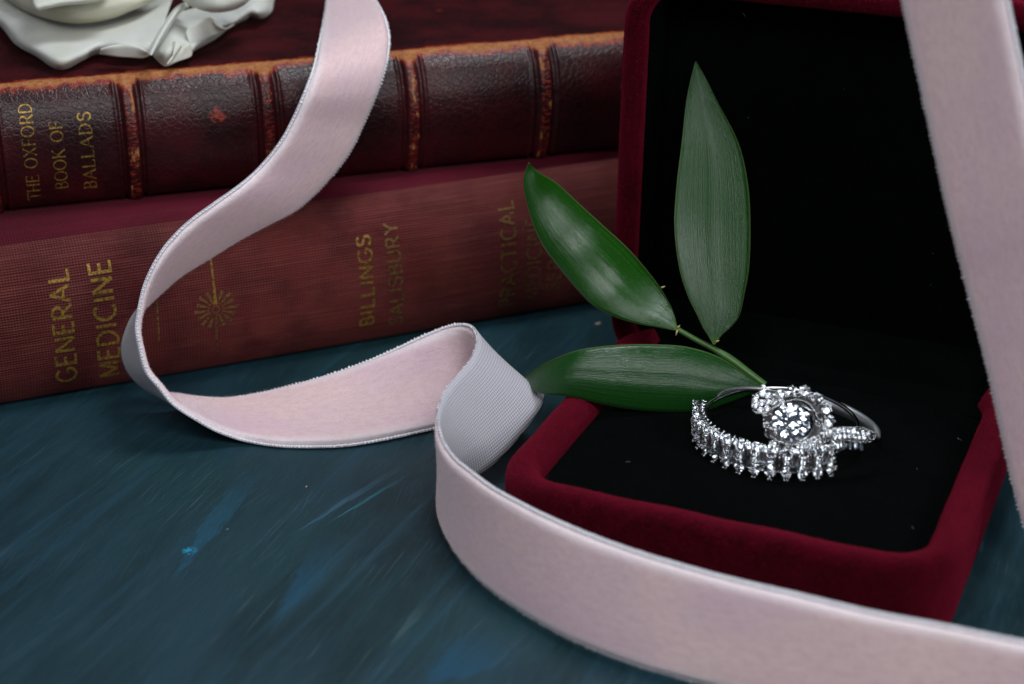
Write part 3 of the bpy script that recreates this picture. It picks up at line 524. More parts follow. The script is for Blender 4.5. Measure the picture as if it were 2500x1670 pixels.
# ------------------------------------------------------------------ ribbons
def make_ribbon(name, label, A, B, n, pic=.052):
    A = catmull(A, n); B = catmull(B, n)
    T = np.gradient((A+B)/2, axis=0); T /= np.linalg.norm(T, axis=1)[:, None]; Dv = B-A; Wd = np.linalg.norm(Dv, axis=1)[:, None]; Du = Dv/Wd
    N = np.cross(T, Du); N /= np.linalg.norm(N, axis=1)[:, None]
    along = np.concatenate([[0], np.cumsum(np.linalg.norm(np.diff((A+B)/2, axis=0), axis=1))])
    root = thing(name, label, 'ribbon', (A[n//2]+B[n//2])/2)
    # velvet face: a padded layer standing on the woven ground
    xs = [.035, .042, .065, .12, .2, .3, .4, .5, .6, .7, .8, .88, .935, .958, .965]; hs = [.004, .045, .066, .074, .077, .078, .078, .078, .078, .078, .077, .074, .066, .045, .004]
    wob = .004*np.sin(along*2.3)[:, None]
    P = np.stack([A+Dv*x+N*(h+wob*(h > .05)) for x, h in zip(xs, hs)], 1); UV = np.stack([np.stack([along, x*Wd[:, 0]], 1) for x in xs], 1)
    v, f = grid(P); obj('velvet_face', mesh('velvet_face', v, f, M['ribbon_velvet'], uv=UV.reshape(-1, 2)), root)
    q, nn = sample_grid(P, np.repeat(N[:, None], len(xs), 1), 30000); obj('velvet_nap', fibres(q, nn, .022, .0016, M['pink_fibre'], 'velvet_nap', .7), root, kind='stuff')
    i = rng.integers(0, n-1, 16000); e = rng.random(16000) < .5; x = np.where(e, .042, .958)[:, None]+rng.normal(size=(16000, 1))*.006
    q = A[i]+(A[i+1]-A[i])*rng.random((16000, 1)); q = q+(B[i]-A[i])*x+N[i]*(.02+.05*rng.random((16000, 1))); nn = N[i]*.6+np.where(e, -1, 1)[:, None]*Du[i]*.9
    obj('velvet_nap', fibres(q, nn, .013, .0013, M['pink_fibre'], 'velvet_nap', .5), root, kind='stuff')
    # woven back
    ks = np.linspace(0, 1, 13); P = np.concatenate([np.stack([A+Dv*x+N*.0 for x in ks], 1), np.stack([A+Dv*x-N*.022 for x in ks[::-1]], 1)], 1)
    UV = np.concatenate([np.stack([np.stack([along, x*Wd[:, 0]], 1) for x in ks], 1), np.stack([np.stack([along, x*Wd[:, 0]], 1) for x in ks[::-1]], 1)], 1)
    v, f = grid(P, closed_v=True); obj('woven_back', mesh('woven_back', v, f, M['weave'], uv=UV.reshape(-1, 2)), root)
    for E_, sg in ((A, -1), (B, 1)):                             # a corded selvedge with small picot loops
        mb = MB(); ed = np.concatenate([[0], np.cumsum(np.linalg.norm(np.diff(E_, axis=0), axis=1))]); m = int(ed[-1]/pic); s_ = (np.arange(m)+.5)*pic
        C3 = np.stack([np.interp(s_, ed, E_[:, k]) for k in range(3)], 1); ii = np.clip(np.searchsorted(ed, s_), 0, n-1)
        for c3, i in zip(C3, ii):
            R = np.stack([T[i]*.80+Du[i]*.3, Du[i]*1.35, N[i]*.85])*(.0180*(1+.15*rng.normal())); mb.add(ICO1[0]@R+c3-Du[i]*sg*(.014+.003*rng.normal())+N[i]*(.006+.003*rng.normal()), ICO1[1])
        mb.add(*tube((E_-Du*sg*.022+N*.002)[::2], .012, 6, False))
        obj('picot_edge', mb.build('picot_edge', M['selvedge']), root)
    return root
R_ = np.array(RIBBON_ROWS); RA, RB = R_[:, :3], R_[:, 3:]
preA = RA[:1]+np.array([(.5, 3.2, -.02), (.1, 1.5, 0)]); preB = RB[:1]+np.array([(.7, 3.0, .02), (.2, 1.4, .03)])
lastA, lastB = RA[-1], RB[-1]; dv = np.array([.9, -.1, 0]); postA = np.array([lastA+dv, lastA+dv*2.2+[0, .3, 0], lastA+dv*3.2+[0, 1.0, 0]]); postB = np.array([lastB+dv, lastB+dv*2.2+[0, .3, 0], lastB+dv*3.2+[0, 1.0, 0]])
make_ribbon('velvet_ribbon', 'long pink velvet ribbon curling down the books and past the front of the box', np.vstack([preA, RA, postA]), np.vstack([preB, RB, postB]), 900)
la = [(2140, -330, 18.35), (2160, -220, 18.5), (2179, -110, 18.65), (2200, 0, 18.8), (2226, 120, 18.97), (2253, 245, 19.14), (2279, 365, 19.3), (2303, 480, 19.45), (2330, 594, 19.6), (2357, 700, 19.75), (2408, 900, 20.0), (2437, 1033, 20.15), (2464, 1155, 20.25), (2500, 1290, 20.3), (2560, 1450, 20.2), (2660, 1640, 19.9), (2800, 1800, 19.5)]
def rb_edge(i):
    u, v_, d = la[i]; u2, v2 = la[min(i+1, len(la)-1)][:2]; u1, v1 = la[max(i-1, 0)][:2]; t_ = unit([u2-u1, v2-v1]); nr = np.array([-t_[1], t_[0]]); nr = nr*np.sign(-nr[0])*-1
    wpx = 262-4*i*.3; p = Dp(u, v_, d); q = np.array([u, v_])+nr*wpx*(1 if nr[0] > 0 else -1)
    r = ray(*q); a = r@r; b = r@(CP-p); c_ = (CP-p)@(CP-p)-1.27**2; disc = b*b-a*c_; k = (-b-math.sqrt(max(0, disc)))/a; return p, CP+r*k
pr = [rb_edge(i) for i in range(len(la))]
make_ribbon('velvet_ribbon', 'blurred pink velvet ribbon hanging before the open box lid, right of the rings', np.array([p[1] for p in pr])[::-1], np.array([p[0] for p in pr])[::-1], 420)

# ------------------------------------------------------------------ leafy sprig
def leaf(parent, Lp, Rp, dep, mat, camber, name='leaf', lab=None, yaw=0.):
    """Lp, Rp: the two margins seen from base to tip; dep: depth of the midrib at those stations"""
    n = 60; L = catmull(np.array(Lp, float), n); R = catmull(np.array(Rp, float), n); D = catmull(np.array(dep, float).reshape(-1, 1), n)[:, 0]; m = 17; P = np.zeros((n, m, 3)); UV = np.zeros((n, m, 2))
    for i in range(n):
        hw = np.linalg.norm(L[i]-R[i])/FPX*23*yaw/2; a, b = Dp(*L[i], D[i]-hw), Dp(*R[i], D[i]+hw); w_ = np.linalg.norm(b-a)
        for j in range(m):
            s_ = j/(m-1)*2-1; mid = (a+b)/2; view = unit(mid-CP)
            P[i, j] = mid+(b-a)*s_/2+view*camber*w_*(s_*s_-.3)+view*.006*math.sin(i*.2+s_*2)*w_+view*(.015*w_*(1-abs(s_))**16)
            UV[i, j] = (s_, i/(n-1))
    v, f = grid(P); me = mesh(name, v, f, mat, uv=UV.reshape(-1, 2)); o = obj(name, me, parent)
    md = o.modifiers.new('thickness', 'SOLIDIFY'); md.thickness = .010; md.offset = 0
    if lab: o['label'] = lab
    return o
spr = thing('leaf_sprig', 'green sprig of three glossy pointed leaves propped in the box beside the rings', 'sprig', G(1862, 940, .9))
dst = 23.1
leaf(spr, [(1652, 806), (1640, 806), (1604, 799), (1563, 792), (1506, 776), (1449, 747), (1406, 704), (1358, 646), (1324, 599), (1296, 532), (1279, 460), (1280, 425), (1290, 398)],
          [(1653, 800), (1649, 780), (1641, 755), (1630, 733), (1606, 694), (1573, 651), (1530, 603), (1473, 551), (1415, 498), (1358, 446), (1320, 424), (1300, 408), (1292, 397)],
          [23.32, 23.34, 23.40, 23.48, 23.57, 23.64, 23.66, 23.62, 23.52, 23.42, 23.3, 23.25, 23.2], M['leaf'], .14, lab='upper left leaf reaching over the book', yaw=.28)
leaf(spr, [(1741, 842), (1730, 822), (1716, 800), (1702, 770), (1678, 720), (1657, 650), (1646, 550), (1652, 450), (1664, 350), (1675, 250), (1687, 190), (1697, 150)],
          [(1745, 842), (1762, 818), (1783, 800), (1805, 770), (1817, 720), (1829, 650), (1832, 550), (1826, 450), (1803, 350), (1752, 250), (1722, 190), (1699, 150)],
          [23.15, 23.16, 23.18, 23.2, 23.24, 23.30, 23.38, 23.47, 23.55, 23.60, 23.62, 23.63], M['leaf_up'], .05, lab='upright leaf against the black lid lining', yaw=.2)
leaf(spr, [(1862, 946), (1831, 962), (1774, 984), (1716, 1005), (1678, 1008), (1583, 1005), (1487, 991), (1391, 969), (1315, 960), (1290, 940), (1275, 924)],
          [(1862, 940), (1855, 940), (1807, 905), (1750, 869), (1678, 847), (1606, 841), (1511, 842), (1415, 854), (1343, 881), (1300, 905), (1274, 922)],
          [23.0, 22.95, 22.85, 22.8, 22.75, 22.7, 22.65, 22.7, 22.95, 23.25, 23.6], M['leaf_low'], .14, lab='low leaf lying across the box rim')
st = [Dp(u, v_, d) for u, v_, d in ((1648, 800, 23.36), (1668, 812, 23.34), (1700, 830, 23.3), (1742, 852, 23.26), (1790, 882, 23.2), (1830, 912, 23.14), (1868, 940, 23.1))]
v, f = tube(catmull(st, 40), np.interp(np.linspace(0, 1, 40), [0, .1, .5, .6, 1], [.045, .036, .04, .056, .045]), 10); obj('stem', mesh('stem', v, f, M['stem']), spr)
for u, v_, d, dx, dy in ((1654, 806, 23.3, -4, 14), (1654, 800, 23.3, 6, -6), (1614, 702, 23.4, 10, -3), (1748, 834, 23.15, 8, -3)):
    v, f = tube([Dp(u, v_, d), Dp(u+dx*.6, v_+dy*.5, d), Dp(u+dx, v_+dy, d)], [.014, .012, .004], 6); obj('dry_bract', mesh('dry_bract', v, f, M['dry']), spr)

# ------------------------------------------------------------------ white rose
rose = thing('white_rose', 'open cream white rose resting on the leather book cover', 'rose', G(240, 60, ZB+HT+.02))
ZR = ZB+HT
def petal(curves, name='petal', nu=70, nv=34, wave=.02, mat='petal'):
    C = np.stack([catmull(np.array([G(u, v_, ZR+z) for u, v_, z in c]), nu) for c in curves], 0); P = catmull(C, nv).transpose(1, 0, 2)
    i = np.arange(nu)[:, None]; j = np.arange(nv)[None]; P = P + (wave*.5*np.sin(i*.35+j*.13)*np.exp(-j/7.) + .003*np.sin(i*.11+j*.3))[..., None]*Z3
    v, f = grid(P); o = obj(name, mesh(name, v, f, M[mat]), rose); md = o.modifiers.new('thickness', 'SOLIDIFY'); md.thickness = .03; md.offset = 0; sb = o.modifiers.new('smooth', 'SUBSURF'); sb.levels = sb.render_levels = 1; return o
petal([[(-80, 10, .16), (0, 62, .12), (40, 108, .1), (92, 140, .08), (145, 168, .03), (200, 148, .08), (240, 131, .09), (300, 140, .08), (345, 143, .08), (369, 131, .12)],
       [(-70, 0, .28), (8, 50, .26), (52, 94, .26), (98, 122, .25), (150, 146, .22), (202, 132, .22), (245, 112, .25), (300, 110, .3), (345, 117, .26), (378, 112, .24)],
       [(-60, -30, .36), (22, 26, .34), (74, 66, .32), (120, 92, .30), (170, 104, .28), (215, 100, .28), (262, 92, .30), (305, 92, .32), (345, 90, .32), (390, 85, .34)],
       [(-40, -60, .40), (40, 0, .34), (96, 42, .28), (148, 60, .24), (192, 66, .22), (238, 62, .22), (286, 52, .24), (330, 44, .28), (372, 36, .34), (410, 30, .4)],
       [(-20, -90, .45), (60, -30, .34), (120, 10, .22), (165, 28, .16), (210, 34, .14), (258, 30, .16), (305, 20, .2), (350, 6, .26), (390, -10, .34), (430, -30, .4)]])
petal([[(243, 131, .22), (270, 135, .22), (300, 139, .2), (330, 141, .2), (352, 139, .2), (366, 131, .22)], [(246, 122, .31), (272, 114, .36), (300, 111, .37), (330, 114, .37), (350, 122, .34), (366, 131, .26)], [(246, 124, .27), (272, 117, .3), (300, 114, .31), (330, 117, .31), (350, 124, .3), (365, 131, .24)]], nu=40, nv=12, wave=.004)
petal([[(-30, -40, .50), (30, 6, .45), (84, 34, .40), (138, 50, .37), (185, 55, .36), (232, 52, .36), (276, 42, .38), (315, 27, .42), (355, 12, .46), (395, -10, .5)],
       [(-20, -55, .66), (38, -6, .61), (90, 20, .57), (142, 35, .54), (188, 40, .53), (232, 37, .53), (274, 28, .55), (312, 14, .59), (350, -2, .63), (388, -26, .66)],
       [(0, -85, .80), (54, -36, .78), (102, -12, .75), (148, 2, .73), (190, 6, .72), (232, 4, .72), (270, -6, .74), (306, -20, .76), (340, -38, .78), (376, -60, .80)],
       [(20, -150, .95), (74, -100, .93), (114, -80, .91), (154, -66, .90), (192, -62, .90), (232, -64, .90), (268, -74, .91), (300, -88, .92), (332, -104, .93), (364, -128, .95)]], wave=.006, mat='petal_in')
petal([[(76, -14, .86), (79, 6, .83), (86, 24, .80), (110, 20, .81), (150, 12, .82), (200, 7, .83), (240, 2, .84), (275, -14, .86)], [(78, -26, .95), (82, -6, .93), (91, 10, .90), (113, 7, .90), (152, 0, .91), (200, -5, .92), (240, -11, .93), (272, -26, .95)],
       [(80, -70, 1.02), (86, -50, 1.0), (98, -36, .98), (118, -38, .98), (155, -44, .98), (200, -49, .99), (238, -54, 1.0), (268, -68, 1.02)], [(90, -150, 1.1), (98, -140, 1.08), (108, -130, 1.06), (124, -130, 1.06), (158, -134, 1.06), (200, -138, 1.06), (236, -142, 1.08), (260, -152, 1.1)]], wave=.004)
petal([[(362, 134, .30), (366, 120, .34), (378, 96, .4), (398, 62, .46), (420, 30, .5), (436, 14, .52), (450, 8, .52)], [(368, 136, .36), (376, 118, .42), (388, 94, .48), (408, 60, .54), (430, 28, .58), (444, 14, .58), (454, 10, .56)],
       [(372, 132, .28), (384, 116, .34), (398, 92, .38), (416, 62, .44), (436, 34, .48), (450, 22, .5), (462, 18, .5)]], nu=40, nv=14, wave=.003)
petal([[(370, 131, .1), (385, 148, .06), (404, 162, .03), (432, 152, .06), (464, 138, .08), (466, 128, .1), (500, 108, .08), (530, 90, .08), (560, 66, .09), (572, 58, .1), (600, 46, .12), (612, 40, .12), (640, 43, .1), (662, 28, .12), (668, 0, .16), (680, -30, .2)],
       [(378, 118, .22), (394, 126, .24), (415, 120, .28), (440, 112, .26), (466, 112, .24), (482, 104, .24), (506, 88, .24), (530, 68, .26), (552, 58, .24), (572, 50, .2), (596, 34, .26), (612, 26, .3), (632, 28, .28), (650, 14, .26), (656, -8, .28), (668, -30, .3)],
       [(388, 92, .3), (404, 86, .3), (424, 76, .3), (448, 70, .28), (470, 66, .26), (490, 60, .26), (512, 52, .26), (530, 44, .26), (548, 38, .26), (568, 26, .26), (590, 14, .3), (606, 4, .34), (620, 0, .36), (634, -10, .36), (640, -26, .38), (650, -50, .4)],
       [(410, 40, .3), (424, 34, .28), (442, 28, .26), (462, 24, .24), (482, 18, .22), (500, 14, .22), (520, 8, .22), (536, 2, .22), (552, -6, .24), (570, -16, .26), (590, -26, .3), (604, -34, .34), (616, -42, .36), (626, -50, .38), (632, -60, .4), (640, -90, .42)]], nu=110, wave=.008)
petal([[(424, 100, .34), (426, 112, .32), (420, 140, .22), (408, 160, .12), (436, 150, .12), (466, 137, .14), (464, 120, .2)], [(426, 100, .36), (432, 104, .36), (440, 108, .34), (446, 112, .3), (452, 112, .3), (460, 108, .3), (463, 106, .3)]], nu=40, nv=8, wave=.006)
petal([[(455, 82, .36), (458, 70, .42), (480, 62, .46), (500, 46, .52), (515, 44, .52), (530, 60, .42), (550, 70, .34), (572, 58, .3)], [(462, 110, .24), (476, 106, .24), (495, 98, .24), (512, 90, .22), (528, 84, .22), (545, 76, .22), (558, 68, .22), (570, 60, .22)]], nu=50, nv=10, wave=.006)
petal([[(430, -20, .62), (450, 2, .62), (476, 18, .60), (510, 27, .58), (545, 28, .58), (580, 18, .60), (606, 2, .62), (620, -24, .64)], [(438, -30, .8), (456, -8, .8), (480, 6, .8), (512, 14, .8), (545, 14, .8), (576, 4, .8), (600, -10, .8), (612, -34, .8)],
       [(460, -100, 1.2), (470, -84, 1.2), (490, -74, 1.2), (515, -68, 1.2), (545, -68, 1.2), (570, -76, 1.2), (586, -88, 1.2), (596, -104, 1.2)]], wave=.01)

RC = G(275, -75, ZR+.2)
for ring_n, (r0, r1, h0, h1, cnt) in enumerate(((.5, 2.1, .15, .55, 5), (.35, 1.35, .4, 1.35, 5), (.2, .75, .6, 1.6, 4), (.05, .35, .8, 1.65, 3))):
    for k in range(cnt):
        a0 = (k+.5*ring_n)*2*math.pi/cnt+.5; nu, nv = 22, 12
        if ring_n == 0 and math.sin(a0) < .1: continue             # the front petals are built above
        if ring_n == 1 and math.sin(a0) < -.2: continue
        P = np.zeros((nu, nv, 3))
        for i in range(nu):
            s_ = i/(nu-1)*2-1
            for j in range(nv):
                q = j/(nv-1); th = a0+s_*(.75+.1*q)*(2.2*math.pi/cnt)/1.6; r = r0+(r1-r0)*q*(1-.12*s_*s_) ; h = h0+(h1-h0)*(q**.7)*(1-.15*s_*s_)-.12*max(0, q-.8)*5*(ring_n < 2)
                P[i, j] = RC+np.array([math.cos(th)*r, math.sin(th)*r, h-.2+.03*math.sin(s_*5+q*4)])
        v, f = grid(P); o = obj('petal', mesh('petal', v, f, M['petal']), rose); md = o.modifiers.new('thickness', 'SOLIDIFY'); md.thickness = .03; md.offset = 0; sb = o.modifiers.new('smooth', 'SUBSURF'); sb.levels = sb.render_levels = 1

# ------------------------------------------------------------------ diamonds
def hull(pts):
    bm = bmesh.new(); vs = [bm.verts.new(p) for p in pts]; r = bmesh.ops.convex_hull(bm, input=vs); bmesh.ops.dissolve_limit(bm, angle_limit=.01, verts=bm.verts[:], edges=bm.edges[:])
    bmesh.ops.recalc_face_normals(bm, faces=bm.faces[:]); me = bpy.data.meshes.new('stone'); bm.to_mesh(me); bm.free(); me.materials.append(M['diamond']); me.materials.append(M['mirror'])
    for q in me.polygons: q.material_index = 1 if q.center.z < -.035 else 0
    return me
def brilliant(k=8):
    p = [(.53*math.cos(2*math.pi*i/k), .53*math.sin(2*math.pi*i/k), .33) for i in range(k)]
    p += [(.77*math.cos(2*math.pi*(i+.5)/k), .77*math.sin(2*math.pi*(i+.5)/k), .205) for i in range(k)]
    for z in (.02, -.02): p += [(math.cos(math.pi*i/k), math.sin(math.pi*i/k), z) for i in range(2*k)]
    p += [(.25*math.cos(2*math.pi*i/k), .25*math.sin(2*math.pi*i/k), -.685) for i in range(k)]
    p += [(0, 0, -.88)]
    return hull(p)
def step_cut():
    p = []
    for (a, b, z) in ((.26, .72, .30), (.40, .88, .20), (.5, 1., .05), (.5, 1., -.02), (.36, .8, -.26), (.18, .55, -.45), (.02, .3, -.55)):
        p += [(sx*a, sy*b, z) for sx in (-1, 1) for sy in (-1, 1)]
    return hull(p)
STONE = brilliant(); SMALL = brilliant(6); BAG = step_cut()
def place(name, me, parent, pos, nrm, upd, sc, spin=0., **p):
    z = unit(nrm); x = np.cross(upd, z); x = unit(x); y = np.cross(z, x); c, s_ = math.cos(spin), math.sin(spin); x2 = x*c+y*s_; y2 = np.cross(z, x2)
    sc = np.broadcast_to(np.array(sc, float), (3,))
    m = Matrix([[x2[i]*sc[0], y2[i]*sc[1], z[i]*sc[2], pos[i]] for i in range(3)]+[[0, 0, 0, 1]])
    o = bpy.data.objects.new(name, me); COL.objects.link(o); o.parent = parent; o.matrix_parent_inverse = parent.matrix_world.inverted(); o.matrix_world = m
    for k, v_ in p.items(): o[k] = v_
    return o
def jit(n, a): return unit(np.array(n)+a*rng.normal(size=3))

# wedding band, lying flat on the cushion
PADZ = .835
cB = G(1901, 1068, PADZ); RB_ = 1.03
band = thing('diamond_band', 'diamond band of baguette and round stones lying flat in front, under the halo ring', 'ring', cB)
def onB(deg, r, z): a = math.radians(deg); return cB+np.array([math.cos(a)*r, math.sin(a)*r, z])
beads = MB()
def bead(mb, p, r): mb.add(ICO1[0]*r+p, ICO1[1])
units = [168+10.4*k for k in range(13)]
for k, dg in enumerate(units):
    rad = unit(onB(dg, 1, 0)-cB); tz = Z3
    tl = 0.10*math.sin(k*1.7)
    place('baguette_stone', BAG, band, onB(dg, RB_+.01, .215), jit(rad+Z3*(.12 if k % 2 else .42), .10), Z3, (.118, .13, .11), 0)
    place('round_stone', SMALL, band, onB(dg, RB_+.015, .372), jit(rad+Z3*.5, .1), Z3, .046, rng.random()*3)
    dg2 = dg+5.2; rad2 = unit(onB(dg2, 1, 0)-cB)
    for z in (.135, .20, .265): place('pave_stone', SMALL, band, onB(dg2, RB_+.035, z+.01), jit(rad2+Z3*.15, .14), Z3, .031, rng.random()*3)
    place('round_stone', SMALL, band, onB(dg2, RB_+.02, .375), jit(rad2+Z3*.55, .08), Z3, .062, rng.random()*3)
    place('round_stone', SMALL, band, onB(dg2, RB_+.03, .062), jit(rad2+Z3*.05, .08), Z3, .060, rng.random()*3)
    for zz in (.105, .17, .235, .30):
        for s_ in (-1.9, 1.9): bead(beads, onB(dg2+s_, RB_+.055, zz), .009)
    for a, zz, r_ in ((-2.6, .335, .015), (2.6, .335, .015), (-2.3, .425, .015), (2.3, .425, .015), (0, .442, .013), (-1., -.012, .015), (1., -.012, .015), (-2.8, .06, .013), (2.8, .06, .013), (-3.6, .095, .012), (3.6, .095, .012)):
        bead(beads, onB(dg2+a, RB_+.05, zz), r_)
    for a in (-2.6, 2.6):
        for zz in (.10, .335): bead(beads, onB(dg+a, RB_+.04, zz), .012)
        beads.add(*tube([onB(dg+a, RB_+.03, .10), onB(dg+a, RB_+.035, .33)], .0065, 5))
    for zz in (.092, .338): beads.add(*tube([onB(dg+q_, RB_+.025, zz) for q_ in (-2.6, 0, 2.6)], .008, 5))
obj('milgrain_bead', beads.build('milgrain_bead', M['bead']), band, kind='stuff')
P = []
for dg in np.linspace(164, 300, 90):
    ring_ = [(RB_-.10, .10), (RB_-.045, .075), (RB_-.02, .12), (RB_-.03, .20), (RB_-.03, .28), (RB_-.045, .34), (RB_-.10, .32), (RB_-.12, .21)]; P.append([onB(dg, r_, z) for r_, z in ring_])
v, f = grid(np.array(P), closed_v=True); obj('gallery', mesh('gallery', v, f, M['shademetal']), band)
mb = MB()
for dg in np.arange(163, 300, 5.2):
    mb.add(*tube([onB(dg, RB_-.10, .05), onB(dg, RB_-.02, .10), onB(dg, RB_-.015, .33), onB(dg, RB_-.10, .37)], .012, 5))
    mb.add(*tube([onB(dg+2, RB_-.02, .34), onB(dg+2.4, RB_-.05, .38), onB(dg+2.6, RB_-.07, .40)], .010, 5))
obj('gallery_wire', mb.build('gallery_wire', M['metal']), band, kind='stuff')
P = []
for dg in np.linspace(166, -52, 120): 
    s_ = .045; P.append([onB(dg, RB_-.06+a, .21+b) for a, b in ((-.02, -.02), (.01, -.025), (.02, 0), (.01, .025), (-.02, .02), (-.025, 0))])
v, f = grid(np.array(P), closed_v=True, flip=True); obj('shank', mesh('shank', v, f, M['metal']), band)

# engagement ring, leaning on the band with its head towards the viewer
roll, tip = math.radians(12), math.radians(16)
upA = math.sin(roll)*RT+math.cos(roll)*UPV; XA = math.cos(roll)*RT-math.sin(roll)*UPV; BK = FW*math.cos(tip)+upA*math.sin(tip); NA = upA*math.cos(tip)-FW*math.sin(tip)
dH = 21.05; hc = Dp(1932, 1031, dH); PXC = FPX/dH
RA_ = 1.02; cA = Dp(1948, 1020, dH+.95)
er = thing('halo_ring', 'engagement ring with large round diamond, scalloped halo and twisting pave shoulders', 'ring', cA)
def onA(deg, r, h=0.): a = math.radians(deg); return cA+XA*math.cos(a)*r+BK*math.sin(a)*r+NA*h
def ZP(zx, zy, lift=0.):                              # a place on the head or on the shoulders that curve back from it
    u, v_ = 1650+zx/4.269, 900+zy/4.269; x = (u-1932)/PXC; xx = max(0, abs(x)-.38)
    d = dH + (1.0-math.sqrt(max(.02, 1-(min(xx, .75)/.8)**2)))*.75 - lift; return Dp(u, v_, d)
def ZN(zx): x = ((zx-1205)/4.269)/PXC; s_ = max(-.8, min(.8, x*.7)); return unit(-FW+RT*s_+UPV*.12)
sc = 1/4.269/PXC                                       # zoomed pixel -> cm
place('centre_stone', STONE, er, ZP(1205, 560, .02), unit(-FW+UPV*.10-RT*.03), UPV, 196*sc, .2, label='large round brilliant diamond')
halo = [(1098, 262, 50), (1203, 238, 56), (1345, 242, 62), (1272, 262, 36), (1476, 318, 60), (1572, 412, 54), (1512, 492, 40), (1598, 545, 54), (1494, 566, 34), (1560, 618, 32), (966, 520, 50), (940, 588, 26), (985, 672, 54), (1062, 722, 40), (925, 470, 22), (1040, 300, 42), (1010, 785, 34), (1105, 800, 40), (1180, 820, 32)]
hb = MB()
for x, y, r in halo:
    place('halo_stone', SMALL, er, ZP(x, y, .03), jit(ZN(x)+.25*unit(RT*(x-1205)-UPV*(y-560)+1e-9*UPV), .07), UPV, r*sc*1.15, rng.random()*3)
    for k in range(7): a = k*.9+rng.random()*.5; bead(hb, ZP(x+math.cos(a)*r*1.02, y+math.sin(a)*r*1.02, .05), .010+.004*rng.random())
cluster = [(918, 200, 28), (905, 258, 34), (962, 282, 34), (832, 300, 36), (826, 372, 36), (896, 352, 32), (958, 352, 34), (1018, 352, 30), (880, 428, 30), (946, 412, 28), (1090, 330, 26)]
for x, y, r in cluster:
    place('pave_stone', SMALL, er, ZP(x, y, .05), jit(ZN(x)-RT*.15+UPV*.1, .12), UPV, r*sc, rng.random()*3)
    for k in range(6): a = k*1.05+rng.random(); bead(hb, ZP(x+math.cos(a)*r*1.05, y+math.sin(a)*r*1.05, .065), .009+.003*rng.random())
cl = catmull([(1230, 800), (1320, 800), (1400, 775), (1480, 745), (1560, 705), (1650, 680), (1760, 668), (1870, 680), (1980, 694), (2085, 690)], 60); hw = np.interp(np.linspace(0, 1, 60), [0, .15, .4, .7, .9, 1], [26, 46, 62, 66, 52, 8])
P = []
for (x, y), h in zip(cl, hw): P.append([ZP(x, y-h, .0), ZP(x, y-h, .03), ZP(x, y, .045), ZP(x, y+h, .03), ZP(x, y+h, -.02), ZP(x, y, -.03)])
v, f = grid(np.array(P), closed_v=True); obj('shoulder', mesh('shoulder', v, f, M['shademetal']), er)
for i in range(3, 58, 3):
    x, y = cl[i]; h = hw[i]
    for s_ in ((-.45, .45) if h > 30 else (0,)): place('pave_stone', SMALL, er, ZP(x+s_*12, y+s_*h, .058+.05*max(0, (x-1600)/500)), jit(ZN(x)+UPV*.15, .14), UPV, min(30, h*.48)*sc, rng.random()*3); 
    for s_ in (-.9, -.1, .1, .9): bead(hb, ZP(x+14+rng.normal()*3, y+s_*h, .072+.05*max(0, (x-1600)/500)), .0095)
def grain(path, step=13, r=.0088, lift=.06):
    q = catmull(path, 400); L = np.concatenate([[0], np.cumsum(np.linalg.norm(np.diff(q, axis=0), axis=1))]); 
    for s_ in np.arange(0, L[-1], step): bead(hb, ZP(np.interp(s_, L, q[:, 0]), np.interp(s_, L, q[:, 1]), lift), r)
grain([(890, 465), (985, 430), (1065, 385), (1130, 350), (1200, 328), (1280, 325), (1350, 345), (1410, 390), (1455, 450), (1470, 500)])
grain([(800, 430), (850, 462), (920, 455), (1000, 420), (1080, 365), (1140, 338)], 12)
grain([(1290, 775), (1380, 760), (1450, 720), (1540, 670), (1640, 630), (1750, 618), (1870, 612), (1960, 622), (2060, 665), (2085, 680)], 17)
grain([(1480, 815), (1600, 800), (1690, 745), (1800, 745), (1900, 760), (2000, 765), (2060, 735), (2090, 690)], 16)
grain([(1300, 790), (1200, 790), (1100, 770), (1030, 730), (975, 700)], 14)
obj('milgrain_bead', hb.build('milgrain_bead', M['bead']), er, kind='stuff')
P = []                                                            # metal plate the halo stones are set in
for a_ in np.linspace(0, 2*math.pi, 73)[:-1]:
    c, s_ = math.cos(a_), math.sin(a_); ro = 310+10*math.sin(a_*9); P.append([ZP(1245+c*r_, 545-s_*r_*.94, l_) for r_, l_ in ((252, -.02), (256, .015), (300, .02), (ro, .005), (ro, -.04), (262, -.05))])
v, f = grid(np.array(P), closed_u=True, closed_v=True); obj('halo_plate', mesh('halo_plate', v, f, M['shademetal']), er)
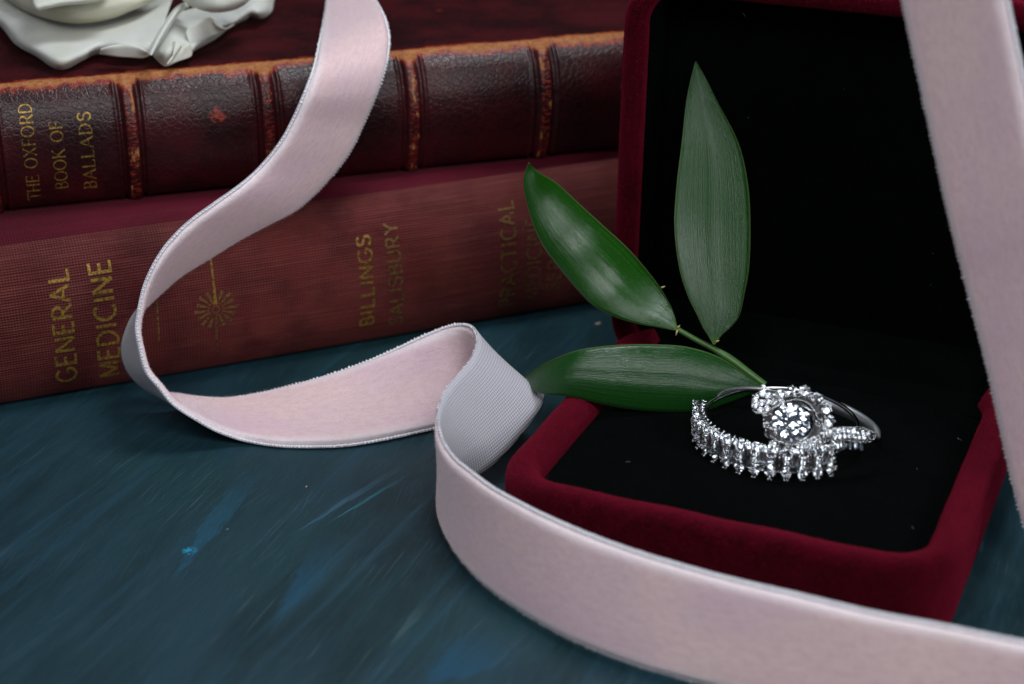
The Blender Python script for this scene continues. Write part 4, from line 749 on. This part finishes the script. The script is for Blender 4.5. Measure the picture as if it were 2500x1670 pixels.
# polished bezel wall behind the stone, seen through the gap
hp = [(1205+38+math.cos(a)*250, 560+math.sin(a)*235) for a in np.linspace(0, 2*math.pi, 61)[:-1]]
P = [[ZP(x, y, .045), ZP(1205+(x-1205)*1.03, 560+(y-560)*1.03, .03), ZP(1205+(x-1205)*1.0, 560+(y-560)*1.0, -.12), ZP(1205+(x-1205)*.8, 560+(y-560)*.8, -.22), ZP(1205+(x-1205)*.78, 560+(y-560)*.78, -.2)] for x, y in hp]
v, f = grid(np.array(P), closed_u=True); obj('halo_wall', mesh('halo_wall', v, f, M['metal']), er)
for a in (25, 115, 205, 290):
    c, s_ = math.cos(math.radians(a)), math.sin(math.radians(a)); pth = [ZP(1205+c*225, 560-s_*225, -.2), ZP(1205+c*218, 560-s_*218, -.02), ZP(1205+c*205, 560-s_*205, .05), ZP(1205+c*172, 560-s_*172, .065)]
    v, f = tube(catmull(pth, 14), np.interp(np.linspace(0, 1, 14), [0, 1], [.03, .022]), 8); obj('prong', mesh('prong', v, f, M['bead']), er)
# plain polished shank at the back
P = []
for dg in np.linspace(-8, 172, 130):
    wd = np.interp(dg, [-8, 10, 50, 115, 172], [.015, .07, .085, .03, .012]); P.append([onA(dg, RA_+a*min(1, wd/.06), b) for a, b in ((-.045, -wd*.8), (.0, -wd), (.035, -wd*.6), (.045, 0), (.035, wd*.6), (0, wd), (-.045, wd*.8), (-.055, 0))])
v, f = grid(np.array(P), closed_v=True, flip=True); obj('shank', mesh('shank', v, f, M['satin']), er)
# short row of baguettes below the right shoulder
for x, y in ((1700, 790), (1755, 790), (1815, 790), (1875, 800), (1930, 812)):
    place('baguette_stone', BAG, er, ZP(x, y, -.05), jit(ZN(x), .08), UPV, (.055, .052, .06), 0)

# ------------------------------------------------------------------ crumbs on the table
def crumb(u, v_, sx, label, mat, rot=.5):
    P_, F_ = ICO2; V = P_*np.array([sx, sx*.42, sx*.3])*(1+.18*np.sin(P_[:, :1]*7+P_[:, 1:2]*5)); c, s_ = math.cos(rot), math.sin(rot); V = V@np.array([[c, s_, 0], [-s_, c, 0], [0, 0, 1]])
    o = obj('crumb', mesh('crumb', V, F_, mat), None, label=label, category='crumb'); o.location = tuple(G(u, v_, sx*.25)); return o
crumb(1460, 790, .055, 'small tan crumb on the blue table between the books and box corner', M['crumb'])
crumb(555, 1292, .018, 'tiny white speck on the blue table beside the bright blue brush streak', M['lint'])
crumb(748, 1188, .022, 'tiny pale crumb on the blue table below the ribbon loop', M['crumb'], 1.2)
